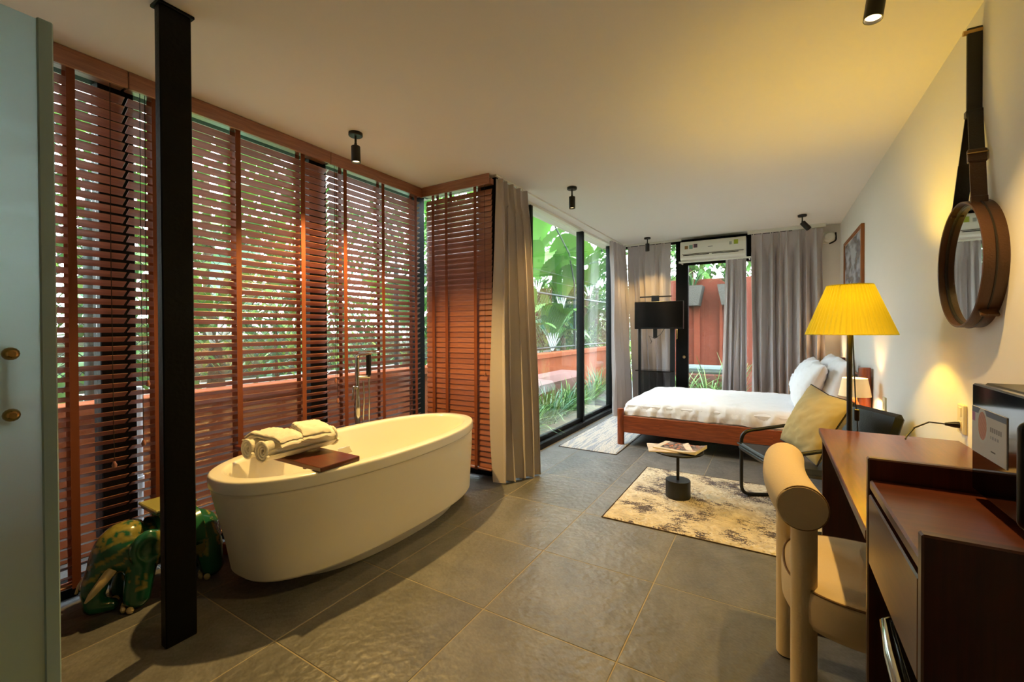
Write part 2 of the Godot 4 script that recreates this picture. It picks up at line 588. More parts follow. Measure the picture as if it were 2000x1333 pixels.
	part("bottom_rail", G.new().box(V(XD - 0.01, 0.078, (ZA + ZF) / 2), V(0.05, 0.05, ZA - ZF), 0.004), M.black_steel, w)
	part("top_track", G.new().box(V(XD, CEIL - 0.012, (ZA + ZF) / 2), V(0.10, 0.03, ZA - ZF), 0.003), M.white_plastic, w)
	for z in [[-3.15, -3.84], [-3.88, -5.23], [-5.27, -6.38], [-6.42, -6.64]]:
		part("pane", G.new().box(V(XD, CEIL / 2 + 0.03, (z[0] + z[1]) / 2), V(0.006, CEIL - 0.14, z[0] - z[1])), M.glass, w)
	# far glazing with a door stile
	w = Node3D.new()
	w.name = "door_2"
	add_child(w)
	meta(w, "black framed glass door facing the terracotta courtyard", "door", "", "structure")
	part("stile", G.new().box(V(-1.13, CEIL / 2, ZF), V(0.17, CEIL, 0.06), 0.005), M.black_steel, w)
	part("stile", G.new().box(V(0.20, CEIL / 2, ZF), V(0.05, CEIL, 0.06), 0.005), M.black_steel, w)
	part("bottom_rail", G.new().box(V(-0.95, 0.05, ZF), V(2.3, 0.10, 0.06), 0.004), M.black_steel, w)
	part("lintel", G.new().box(V(-0.66, 2.33, ZF + 0.004), V(0.96, 0.34, 0.05), 0.004), M.black_steel, w)
	part("header", G.new().box(V(-0.95, CEIL - 0.02, ZF), V(2.3, 0.05, 0.06), 0.004), M.black_steel, w)
	for x in [[-2.08, -1.215], [-1.045, 0.175]]:
		part("pane", G.new().box(V((x[0] + x[1]) / 2, 1.22, ZF), V(x[1] - x[0], 2.22, 0.006)), M.glass, w)
		part("pane", G.new().box(V((x[0] + x[1]) / 2, 2.43, ZF), V(x[1] - x[0], 0.12, 0.006)), M.glass, w)
	var h := part("handle", G.new().tube(arc([V(-1.19, 1.10, ZF + 0.03), V(-1.19, 1.10, ZF + 0.08), V(-1.19, 1.24, ZF + 0.08), V(-1.19, 1.24, ZF + 0.03)], 0.02), 0.009, 8), M.brass, w)
	h.set_meta("label", "small brass door pull")
	part("lock", G.new().cyl(V(-1.10, 0.84, ZF + 0.028), V(-1.10, 0.84, ZF + 0.045), 0.022, -1.0, 14), M.chrome, w)
	# steel column
	var o := Node3D.new()
	o.name = "column"
	add_child(o)
	meta(o, "black steel rectangular column standing beside the bathtub", "column", "", "structure")
	part("tube", G.new().box(V(-2.053, CEIL / 2, -0.797), V(0.046, CEIL, 0.108), 0.004), M.black_steel, o)
	part("head_plate", G.new().box(V(-2.055, CEIL - 0.006, -0.797), V(0.07, 0.012, 0.125), 0.002), M.black_steel, o)

# ------------------------------------------------------------------ wooden venetian blinds
func blind(called: String, label: String, along_z: bool, a0: float, a1: float, cross: float, tilt: float, tapes: Array, cords: Array, side: float) -> void:
	# side: direction (along the crossing axis) that points into the room
	var t := thing(called, label, "blind", V(0, 0, 0), 0.0, "wooden venetian blinds round the bathtub")
	var len := absf(a1 - a0) - 0.012
	var mid := (a0 + a1) / 2
	var at := func(a: float, y: float, c: float) -> Vector3:
		return V(cross + c * side, y, a) if along_z else V(a, y, cross + c * side)
	var dims := func(la: float, y: float, c: float) -> Vector3:
		return V(c, y, la) if along_z else V(la, y, c)
	var sg := G.new()
	# slat cross section: slightly crowned strip
	sg.box(V(0, 0, 0), dims.call(len, 0.0032, 0.05), 0.0012)
	var sm := sg.mesh()
	var pitch := 0.0455
	var y := 2.392
	var k := 0
	rng.seed = hash(called) + int(absf(mid) * 100)
	while y > 0.10:
		var s := part_mesh("slat", sm, M.slat if rng.randf() < 0.6 else M.slat_b, t)
		s.position = at.call(mid, y, 0.0)
		var tt := tilt + rng.randf_range(-0.035, 0.035)
		# positive tilt lifts the edge on the room side
		if along_z: s.rotation.z = tt * side
		else: s.rotation.x = -tt * side
		y -= pitch
		k += 1
	part("bottom_rail", G.new().box(at.call(mid, y + 0.010, 0.0), dims.call(len, 0.016, 0.05), 0.004), M.slat, t)
	part("headrail", G.new().box(at.call(mid, 2.475, -0.005), dims.call(len, 0.05, 0.05), 0.003), M.slat_b, t)
	for a in tapes:
		part("ladder_tape", G.new().box(at.call(a, (2.45 + y) / 2, 0.031), dims.call(0.030, 2.45 - y, 0.0016)), M.tape, t)
		part("ladder_tape", G.new().box(at.call(a, (2.45 + y) / 2, -0.031), dims.call(0.030, 2.45 - y, 0.0016)), M.tape, t)
	for cd in cords:
		var c := part("pull_cord", G.new().tube([at.call(cd[0], 2.45, 0.036), at.call(cd[0] + 0.004, 1.6, 0.037), at.call(cd[0], cd[1], 0.036)], 0.0016, 5), M.cord, t)
		var g := G.new()
		g.xf.origin = at.call(cd[0], cd[1] - 0.02, 0.036)
		g.lathe([Vector2(0, -0.016), Vector2(0.008, -0.012), Vector2(0.011, 0.0), Vector2(0.005, 0.016), Vector2(0, 0.018)], 12)
		part("tassel", g, M.slat, c)
	# valance board, with a return at a free end
	var v0 := a0
	var v1 := a1
	part("valance", G.new().box(at.call((v0 + v1) / 2, 2.484, 0.046), dims.call(absf(v1 - v0) - 0.002, 0.086, 0.014), 0.003), M.slat, t)

func build_blinds() -> void:
	blind("venetian_blind", "wooden venetian blind behind the frosted glass screen", true, 0.24, -0.866, -2.768, 0.53, [-0.06, -0.37, -0.664], [[-0.80, 0.62]], 1.0)
	blind("venetian_blind", "wide wooden venetian blind behind the steel column and towels", true, -0.866, -2.005, -2.768, 0.53, [-0.98, -1.384, -1.80], [[-0.915, 0.70], [-0.935, 1.0]], 1.0)
	blind("venetian_blind", "wooden venetian blind behind the chrome bath tap", true, -2.005, -2.955, -2.768, 0.53, [-2.14, -2.507, -2.885], [[-2.045, 0.9], [-2.06, 0.75]], 1.0)
	blind("venetian_blind", "narrow closed wooden blind between bath and grey curtain", false, -2.712, -1.985, -2.992, -1.32, [-2.60, -2.45, -2.14], [[-2.04, 0.9]], 1.0)

# ------------------------------------------------------------------ bathroom things
func stadium(u_: float, hw: float, hl: float, e := 2.6) -> Vector2:
	# superellipse in x (half width) and z (half length)
	var a := u_ * TAU
	var ca := cos(a)
	var sa := sin(a)
	return Vector2(signf(ca) * pow(absf(ca), 2.0 / e) * hw, signf(sa) * pow(absf(sa), 2.0 / e) * hl)

func build_bath() -> void:
	var t := thing("bathtub", "freestanding cream oval bathtub beside the wooden blinds", "bathtub", V(-2.15, 0, -1.855))
	var H := 0.58
	# outer skirt, flaring up
	var lv := [[0.085, 0.345, 0.800, -0.03], [0.097, 0.355, 0.812, -0.03], [0.25, 0.366, 0.832, -0.022], [0.40, 0.382, 0.858, -0.010], [0.50, 0.39, 0.872, 0.0], [0.515, 0.392, 0.874, 0.0]]
	var g := G.new()
	g.surf(func(a: float, b: float):
		var f: float = b * (lv.size() - 1)
		var k := mini(int(f), lv.size() - 2)
		var r := f - k
		var y := lerpf(lv[k][0], lv[k + 1][0], r)
		var p := stadium(a, lerpf(lv[k][1], lv[k + 1][1], r), lerpf(lv[k][2], lv[k + 1][2], r), lerpf(2.55, 2.25, b))
		return V(p.x, y, p.y + lerpf(lv[k][3], lv[k + 1][3], r)), 96, 15, true, false, true)
	# underside
	var ring := []
	var ts := []
	for k in 48:
		var p := stadium(k / 48.0, 0.345, 0.800, 2.55)
		ring.append(V(p.x, 0.085, p.y - 0.03)); ts.append(Vector2.ZERO)
	g.poly(ring, ts, V(0, -1, 0))
	part("skirt", g, M.tub_skirt, t)
	# rim and basin in one sweep
	var pr := [[0.392, 0.874, 0.515], [0.398, 0.880, 0.518], [0.402, 0.885, 0.526], [0.402, 0.886, 0.565], [0.398, 0.882, 0.575], [0.390, 0.874, 0.580],
		[0.350, 0.832, 0.581], [0.338, 0.818, 0.577], [0.330, 0.808, 0.560], [0.310, 0.780, 0.45], [0.285, 0.735, 0.30], [0.25, 0.68, 0.19], [0.19, 0.58, 0.15], [0.08, 0.3, 0.145], [0.0, 0.0, 0.143]]
	g = G.new()
	g.surf(func(a: float, b: float):
		var k: int = int(round(b * (pr.size() - 1)))
		var p := stadium(a, pr[k][0], pr[k][1], 2.25)
		return V(p.x, pr[k][2], p.y), 96, pr.size() - 1, true, false, true)
	part("basin", g, M.tub, t)
	g = G.new()
	g.surf(func(a: float, b: float):
		var p := stadium(a, 0.265, 0.62, 2.4)
		return V(p.x, b * 0.10, p.y - 0.07), 64, 1, true, false, true)
	part("plinth", g, M.tub_skirt, t)
	part("overflow_plate", G.new().box(V(-0.312, 0.44, -0.06), V(0.010, 0.05, 0.13), 0.003, Basis(V(0, 0, 1), 0.18)), M.chrome, t)
	g = G.new()
	g.xf.origin = V(0, 0.148, 0.1)
	g.lathe([Vector2(0, 0), Vector2(0.03, 0), Vector2(0.03, 0.004), Vector2(0, 0.006)], 20)
	part("drain", g, M.chrome, t)
	# wooden tray across the rim
	t = thing("bath_tray", "reddish wooden board lying across the bathtub rim", "tray", V(-2.2, 0.5815, -1.385))
	part("board", G.new().box(V(0, 0.011, 0), V(0.77, 0.022, 0.225), 0.003), M.desk_wood, t)
	part("cleat", G.new().box(V(0.22, -0.009, 0), V(0.02, 0.017, 0.18), 0.002), M.dark_wood, t)
	part("cleat", G.new().box(V(-0.22, -0.009, 0), V(0.02, 0.017, 0.18), 0.002), M.dark_wood, t)
	# towels
	towel_roll("white rolled bath towel lying next to the bare end of the wooden tray", V(-2.115, 0.6045, -1.36), 0.060, 0.40, 1)
	towel_roll("white rolled bath towel lying between the other roll and the blinds", V(-2.245, 0.6045, -1.34), 0.056, 0.36, 2)
	towel_fold("white folded hand towel draped across both towel rolls, its hem facing the basin end", V(-2.20, 0.716, -1.285), 0.1, 3)
	towel_fold("white folded face towel crossing over the rolls beside the overflow plate", V(-2.17, 0.724, -1.47), -0.35, 4)
	build_tap()
	build_elephant()
	var b := thing("clay_block", "small orange clay block on floor behind elephant statue", "block", V(-2.60, 0, -1.27), 0.5)
	part("brick", G.new().box(V(0, 0.03, 0), V(0.11, 0.06, 0.06), 0.004), M.clay_block, b)

func towel_roll(label: String, at: Vector3, r: float, l: float, sd: int) -> void:
	var t := thing("towel_roll", label, "towel", at, 0.0, "white towels on the wooden bath tray")
	var nz := noise(sd, 4.0, 2)
	# rolled sheet: thick spiral section swept along z
	var sec := []
	var turns := 3.2
	var n := 80
	for k in range(n + 1):
		var f := float(k) / n
		var a := -PI / 2 + TAU * turns * f
		var rr := r * (0.16 + 0.84 * f) * (1.0 + 0.03 * sin(a * 2.0))
		sec.append(Vector2(cos(a) * rr, sin(a) * rr))
	var g := G.new()
	g.surf(func(a: float, b: float):
		var p: Vector2 = sec[int(round(a * n))]
		var q := (b - 0.5) * l
		var sw := 1.0 + 0.05 * nz.get_noise_2d(b * 2.0, a * 3.0) - 0.10 * pow(absf(b - 0.5) * 2.0, 6.0)
		var dz := nz.get_noise_1d(a * 3.0 + 5.0) * 0.008 * signf(b - 0.5) + (1.0 - a) * 0.012 * -signf(b - 0.5)
		return V(p.x * sw, r + p.y * sw * 0.94, q + dz), n, 14, false, false, false)
	part("roll", g, M.towel, t)
	# outer layer thickness and spiral edge at both ends
	for e in [-1.0, 1.0]:
		var pts := []
		for k in range(0, n + 1, 2):
			var p: Vector2 = sec[k] * 0.955
			pts.append(V(p.x, r + p.y * 0.94, e * (l / 2 - 0.005 - (1.0 - float(k) / n) * 0.012)))
		part("spiral_edge", G.new().tube(pts, 0.0075, 6), M.towel, t)

func towel_fold(label: String, at: Vector3, turn: float, sd: int) -> void:
	var t := thing("folded_towel", label, "towel", at, turn, "white towels on the wooden bath tray")
	var nz := noise(sd, 2.2, 2)
	for layer in 2:
		var g := G.new()
		for s in [-1.0, 1.0]:
			g.surf(func(a: float, b: float):
				var ea := sin((a - 0.5) * PI) * 0.5
				var eb := sin((b - 0.5) * PI) * 0.5
				var x: float = ea * (0.31 - 0.03 * layer)
				var z: float = eb * (0.16 - 0.02 * layer) + 0.008 * layer
				var th: float = 0.0085 * pow(maxf(0.0, 1.0 - pow(absf(ea) * 2.0, 10.0)), 0.5) * pow(maxf(0.0, 1.0 - pow(absf(eb) * 2.0, 6.0)), 0.5)
				var y: float = -1.5 * x * x + 0.008 * nz.get_noise_2d(x * 10.0, z * 10.0) + layer * 0.013 + s * th - 0.005 * cos(x * 30.0)
				return V(x, y, z), 26, 16, false, false, s > 0.0)
		part("layer", g, M.towel, t)

func build_tap() -> void:
	var t := thing("bath_tap", "chrome freestanding bath tap with a dark hand shower", "tap", V(-2.63, 0, -2.15))
	var g := G.new()
	g.xf.origin = V(0, 0, 0)
	g.lathe([Vector2(0, 0), Vector2(0.045, 0), Vector2(0.045, 0.012), Vector2(0.018, 0.018), Vector2(0, 0.018)], 24)
	part("floor_flange", g, M.chrome, t)
	part("column_pipe", G.new().tube(arc([V(0, 0.01, 0), V(0, 1.07, 0), V(0.10, 1.082, -0.04)], 0.035, 8), 0.0165, 14), M.chrome, t)
	part("spout", G.new().box(V(0.085, 1.085, -0.034), V(0.15, 0.016, 0.038), 0.004, Basis(V(0, 1, 0), 0.36)), M.chrome, t)
	g = G.new()
	g.tube([V(0, 0.58, 0.0), V(0, 0.62, 0), V(0, 0.68, 0), V(0, 0.76, 0)], [0.018, 0.023, 0.024, 0.017], 16)
	part("valve_body", g, M.chrome, t)
	var k := part("valve_arm", G.new().tube([V(0, 0.83, 0), V(0.03, 0.83, 0.055)], 0.013, 12), M.chrome, t)
	part("lever", G.new().box(V(0.04, 0.795, 0.068), V(0.012, 0.10, 0.016), 0.003, Basis(V(1, 0, 0), -0.15)), M.chrome, k)
	part("shower_bracket", G.new().tube([V(0, 0.90, 0), V(0.05, 0.90, -0.055), V(0.055, 0.90, -0.07)], 0.010, 10), M.chrome, t)
	g = G.new()
	g.box(V(0.052, 0.99, -0.062), V(0.030, 0.16, 0.030), 0.005)
	part("hand_shower", g, M.black_metal, t, "dark rectangular hand shower")
	part("hose", G.new().tube([V(0.052, 0.91, -0.062), V(0.055, 0.75, -0.065), V(0.05, 0.5, -0.06), V(0.04, 0.36, -0.03), V(0.022, 0.34, -0.01), V(0.018, 0.45, -0.03), V(0.026, 0.75, -0.04), V(0.03, 0.87, -0.03)], 0.006, 8), M.chrome, t)

# surface nets for the ceramic elephant
func sd_cap(p: Vector3, a: Vector3, b: Vector3, ra: float, rb: float) -> float:
	var ab := b - a
	var h := clampf((p - a).dot(ab) / ab.length_squared(), 0.0, 1.0)
	return p.distance_to(a + ab * h) - lerpf(ra, rb, h)

func sd_ell(p: Vector3, c: Vector3, r: Vector3) -> float:
	var q := (p - c) / r
	var l := q.length()
	if l < 1e-5: return -minf(r.x, minf(r.y, r.z))
	var q2 := (p - c) / (r * r)
	return l * (l - 1.0) / q2.length()

func smin(a: float, b: float, k: float) -> float:
	var h := clampf(0.5 + 0.5 * (b - a) / k, 0.0, 1.0)
	return lerpf(b, a, h) - k * h * (1.0 - h)

func surface_nets(g: G, lo: Vector3, hi: Vector3, cell: float, f: Callable, colour: Callable) -> void:
	var n := Vector3i(((hi - lo) / cell).ceil())
	var w := PackedFloat32Array()
	var sx := n.x + 1
	var sy := n.y + 1
	w.resize(sx * sy * (n.z + 1))
	for z in range(n.z + 1):
		for y in range(sy):
			for x in range(sx):
				w[x + sx * (y + sy * z)] = f.call(lo + Vector3(x, y, z) * cell)
	var id := {}
	for z in range(n.z):
		for y in range(n.y):
			for x in range(n.x):
				var mask := 0
				var vals := []
				for k in 8:
					var q := w[(x + (k & 1)) + sx * ((y + ((k >> 1) & 1)) + sy * (z + (k >> 2)))]
					vals.append(q)
					if q < 0.0: mask += 1
				if mask == 0 or mask == 8: continue
				var s := Vector3.ZERO
				var cnt := 0
				for e in [[0, 1], [2, 3], [4, 5], [6, 7], [0, 2], [1, 3], [4, 6], [5, 7], [0, 4], [1, 5], [2, 6], [3, 7]]:
					var a: float = vals[e[0]]
					var b: float = vals[e[1]]
					if (a < 0.0) == (b < 0.0): continue
					var t := a / (a - b)
					var pa := Vector3(e[0] & 1, (e[0] >> 1) & 1, e[0] >> 2)
					var pb := Vector3(e[1] & 1, (e[1] >> 1) & 1, e[1] >> 2)
					s += pa.lerp(pb, t)
					cnt += 1
				var p := lo + (Vector3(x, y, z) + s / cnt) * cell
				g.col = colour.call(p)
				id[x + sx * (y + sy * z)] = g.vert(p)
	for z in range(1, n.z):
		for y in range(1, n.y):
			for x in range(1, n.x):
				var i0 := x + sx * (y + sy * z)
				var a := w[i0] < 0.0
				for ax in 3:
					var st: int = [1, sx, sx * sy][ax]
					var b := w[i0 + st] < 0.0
					if a == b: continue
					var u1: int = [sx, sx * sy, 1][ax]
					var v1: int = [sx * sy, 1, sx][ax]
					var c0 = id.get(i0 - u1 - v1)
					var c1 = id.get(i0 - v1)
					var c2 = id.get(i0)
					var c3 = id.get(i0 - u1)
					if c0 == null or c1 == null or c2 == null or c3 == null: continue
					if a: g.quad(c0, c1, c2, c3)
					else: g.quad(c0, c3, c2, c1)

func build_elephant() -> void:
	var t := thing("elephant_statue", "green glazed ceramic elephant stool with cream tusks beside column", "statue", V(-2.545, 0, -0.915), 0.0)
	var field := func(p: Vector3) -> float:
		var d := sd_ell(p, V(0, 0.235, -0.05), V(0.115, 0.115, 0.20))
		var ax := V(absf(p.x), p.y, p.z)
		d = smin(d, sd_ell(p, V(0, 0.262, 0.15), V(0.092, 0.10, 0.10)), 0.04)
		d = smin(d, sd_ell(p, V(0, 0.322, 0.13), V(0.066, 0.05, 0.065)), 0.03)
		d = smin(d, sd_cap(p, V(0, 0.22, 0.205), V(0, 0.13, 0.245), 0.058, 0.044), 0.03)
		d = smin(d, sd_cap(p, V(0, 0.13, 0.245), V(0, 0.055, 0.245), 0.042, 0.036), 0.02)
		d = smin(d, sd_cap(p, V(0, 0.042, 0.24), V(0.02, 0.03, 0.19), 0.033, 0.026), 0.02)
		d = smin(d, sd_cap(ax, V(0.072, 0.18, 0.10), V(0.082, 0.05, 0.12), 0.058, 0.050), 0.03)
		d = smin(d, sd_cap(ax, V(0.072, 0.18, -0.17), V(0.080, 0.05, -0.185), 0.062, 0.052), 0.03)
		d = smin(d, sd_ell(ax, V(0.108, 0.262, 0.085), V(0.032, 0.080, 0.072)), 0.012)
		d = maxf(d, -sd_ell(ax, V(0.147, 0.26, 0.095), V(0.026, 0.058, 0.050)))
		d = smin(d, sd_cap(p, V(0, 0.24, -0.24), V(0.01, 0.10, -0.262), 0.016, 0.012), 0.02)
		return maxf(d, -p.y)
	var nz := noise(77, 30.0, 2)
	var colour := func(p: Vector3) -> Color:
		var green := Color(0.012, 0.105, 0.055)
		var olive := Color(0.26, 0.23, 0.055)
		var q := green
		var speck := nz.get_noise_3dv(p)
		var ax := absf(p.x)
		var deco := false
		if p.z > 0.09 and p.y > 0.31 and absf(p.x) < 0.085: deco = true                                           # cap
		elif p.z > 0.15 and p.y > 0.13 and fposmod(p.y * 1.0 + p.z * 0.55, 0.052) < 0.017: deco = true   # face bands
		elif ax < 0.14 and p.z < 0.06 and p.z > -0.15 and p.y > 0.12 and (p.z > 0.045 or p.z < -0.13 or p.y < 0.15): deco = true   # cloth border
		elif p.z > 0.06 and p.z < 0.18 and p.y < 0.16 and p.y > 0.09 and absf(p.z - 0.12) < 0.018: deco = true
		elif p.z < -0.16 and p.y > 0.16 and fposmod(p.z, 0.04) < 0.014: deco = true
		if deco and speck > -0.22: q = olive * (0.85 + 0.5 * speck)
		q.a = 1.0
		return q
	var g := G.new()
	surface_nets(g, V(-0.17, -0.012, -0.30), V(0.17, 0.40, 0.36), 0.0095, field, colour)
	part("body", g, M.glaze, t)
	# saddle seat
	g = G.new()
	g.col = Color(0.24, 0.22, 0.06)
	g.box(V(0, 0.355, -0.05), V(0.13, 0.06, 0.13), 0.008)
	var s := part("saddle_pedestal", g, M.glaze, t)
	g = G.new()
	g.col = Color(0.33, 0.31, 0.10)
	g.box(V(0, 0.408, -0.03), V(0.20, 0.014, 0.17), 0.004)
	g.col = Color(0.03, 0.12, 0.06)
	g.box(V(0, 0.392, -0.03), V(0.185, 0.020, 0.155), 0.006)
	part("seat_plate", g, M.glaze, s)
	# saddle cloth
	g = G.new()
	g.surf(func(a: float, b: float):
		var th := (a - 0.5) * 3.5
		return V(sin(th) * 0.124, 0.235 + cos(th) * 0.124, -0.14 + b * 0.18), 20, 8, false, false, true)
	g.c.fill(Color(0.02, 0.13, 0.06))
	part("saddle_cloth", g, M.glaze, t)
	for sx in [-1.0, 1.0]:
		part("fringe", G.new().box(V(sx * 0.122, 0.175, -0.05), V(0.008, 0.04, 0.175), 0.003), M.olive, t, "pale olive fringe")
		part("tusk", G.new().tube([V(sx * 0.058, 0.20, 0.20), V(sx * 0.068, 0.165, 0.235), V(sx * 0.066, 0.125, 0.27), V(sx * 0.060, 0.10, 0.288)], [0.021, 0.019, 0.013, 0.004], 10), M.tusk, t, "cream tusk")
		for f in [[0.12, 0.082], [-0.185, 0.080]]:
			for k in 3:
				var a := (k - 1) * 0.75
				var c := V(sx * f[1] + sin(a) * 0.051 * 1.0, 0.016, f[0] + cos(a) * 0.051)
				g = G.new()
				g.xf = Transform3D(Basis(V(0, 1, 0), a).scaled(V(1, 1, 1)), c)
				g.xf = g.xf * Transform3D(Basis().scaled(V(0.016, 0.016, 0.010)), Vector3.ZERO)
				g.lathe([Vector2(0, -1), Vector2(0.7, -0.7), Vector2(1, 0), Vector2(0.7, 0.7), Vector2(0, 1)], 10)
				part("toenail", g, M.tusk, t)

func build_screen() -> void:
	var t := thing("shower_screen", "frosted glass shower screen with metal edge and brass pull", "shower screen", V(-1.62, 0, 0))
	part("pane", G.new().box(V(0, 1.03, 0.12), V(0.010, 2.04, 0.90)), M.frosted, t)
	part("edge_strip", G.new().box(V(0, 1.03, -0.345), V(0.018, 2.05, 0.030), 0.003), M.glass_edge, t)
	part("floor_channel", G.new().box(V(0, 0.008, 0.12), V(0.03, 0.016, 0.96), 0.002), M.glass_edge, t)
	var h := part("pull_handle", G.new().tube([V(-0.05, 1.215, -0.275), V(-0.05, 1.02, -0.275)], 0.009, 12), M.brass, t)
	for y in [1.195, 1.045]:
		part("standoff", G.new().tube([V(-0.05, y, -0.275), V(0.012, y, -0.275), V(0.020, y, -0.275), V(0.026, y, -0.275), V(0.036, y, -0.275), V(0.042, y, -0.275)], [0.008, 0.008, 0.014, 0.016, 0.014, 0.007], 14), M.brass, h)

# ------------------------------------------------------------------ curtains
func curtain(label: String, t0: Vector2, t1: Vector2, b0: Vector2, b1: Vector2, y0: float, y1: float, pleats: int, amp: float, sd: int) -> Node3D:
	var t := thing("curtain", label, "curtain", Vector3.ZERO, 0.0, "grey pinch pleat curtains")
	var nz := noise(sd, 1.6, 2)
	var d2 := (t1 - t0).normalized()
	var nr := Vector2(-d2.y, d2.x)
	var g := G.new()
	var nu := pleats * 18
	for side in [-1.0, 1.0]:
		g.surf(func(a: float, b: float):
			b = 1.0 - pow(1.0 - b, 1.9)
			var p := b0.lerp(b1, a).lerp(t0.lerp(t1, a), smoothstep(0.0, 1.0, b) * 0.6 + b * 0.4)
			var ph: float = a + 0.45 / pleats * nz.get_noise_2d(a * 2.0, b * 0.25 + 7.0)
			var s := sin(TAU * pleats * ph)
			var top := smoothstep(0.87, 0.955, b)
			var sharp := signf(s) * pow(absf(s), 0.85)
			if top > 0.0:
				# pinch pleats: narrow ridges, flat between
				var pin := pow(maxf(0.0, s), 7.0) * 1.25 - 0.30 + 0.12 * maxf(0.0, -s) * smoothstep(0.965, 1.0, b)
				sharp = lerpf(sharp, pin, top)
			var am := amp * (0.75 + 0.40 * nz.get_noise_2d(a * 3.0 + 3.0, b * 0.5) + 0.35 * (1.0 - b)) * lerpf(1.0, 0.8, top)
			p += nr * (sharp * am + side * 0.0022)
			p += d2 * (0.18 * amp * sin(TAU * pleats * ph * 2.0) * (1.0 - top))
			var hem := 0.012 * nz.get_noise_1d(a * 6.0) * (1.0 - b)
			return V(p.x, lerpf(y0, y1, b) + hem, p.y), nu, 34, false, false, side > 0.0)
	part("drape", g, M.curtain, t)
	# pinched heading stitches and hooks
	for k in range(pleats):
		var a := (k + 0.25) / pleats
		var p := t0.lerp(t1, a)
		part("hook", G.new().box(V(p.x, y1 + 0.004, p.y), V(0.008, 0.022, 0.008), 0.001), M.white_plastic, t)
	return t

func build_curtains() -> void:
	curtain("tan grey full length curtain bunched beside the narrow wooden blind", Vector2(-1.965, -3.03), Vector2(-1.945, -3.50), Vector2(-1.915, -2.92), Vector2(-1.72, -3.33), 0.012, 2.505, 5, 0.062, 1)
	curtain("grey curtain hanging in the corner at the end of sliding doors", Vector2(-1.985, -6.02), Vector2(-1.93, -6.50), Vector2(-1.97, -5.98), Vector2(-1.80, -6.50), 0.012, 2.505, 4, 0.045, 2)
	curtain("grey curtain hanging behind the television on its stand", Vector2(-1.89, -6.57), Vector2(-1.27, -6.57), Vector2(-1.80, -6.57), Vector2(-1.25, -6.57), 0.012, 2.49, 5, 0.038, 3)
	curtain("short grey curtain hanging under the air conditioner rail", Vector2(-0.545, -6.46), Vector2(-0.30, -6.46), Vector2(-0.60, -6.46), Vector2(-0.30, -6.46), 0.012, 2.165, 4, 0.035, 4)
	curtain("wide grey pleated curtain behind the bed pillows", Vector2(-0.245, -6.50), Vector2(0.52, -6.50), Vector2(-0.235, -6.50), Vector2(0.53, -6.50), 0.012, 2.475, 8, 0.068, 5)
	# rails
	var t := thing("curtain_rail", "white curtain track on ceiling above the sliding doors", "curtain rail", V(-1.96, CEIL, -4.75))
	part("track", G.new().box(V(0, -0.008, 0), V(0.022, 0.016, 3.5), 0.002), M.white_plastic, t)
	t = thing("curtain_rail", "white curtain track over the television curtain", "curtain rail", V(-1.55, CEIL, -6.57))
	part("track", G.new().box(V(0, -0.014, 0), V(0.85, 0.028, 0.022), 0.002), M.white_plastic, t)
	t = thing("curtain_rail", "white curtain rod beneath the air conditioner", "curtain rail", V(-0.70, 2.18, -6.46))
	part("rod", G.new().cyl(V(-0.44, 0, 0), V(0.45, 0, 0), 0.013, -1.0, 12), M.white_plastic, t)
	for x in [-0.42, 0.43]:
		part("bracket", G.new().box(V(x, 0, -0.095), V(0.015, 0.02, 0.19), 0.002), M.white_plastic, t)
	t = thing("curtain_rail", "white curtain track above the wide pleated curtain", "curtain rail", V(0.13, CEIL, -6.50))
	part("track", G.new().box(V(0, -0.022, 0), V(0.84, 0.044, 0.024), 0.002), M.white_plastic, t)

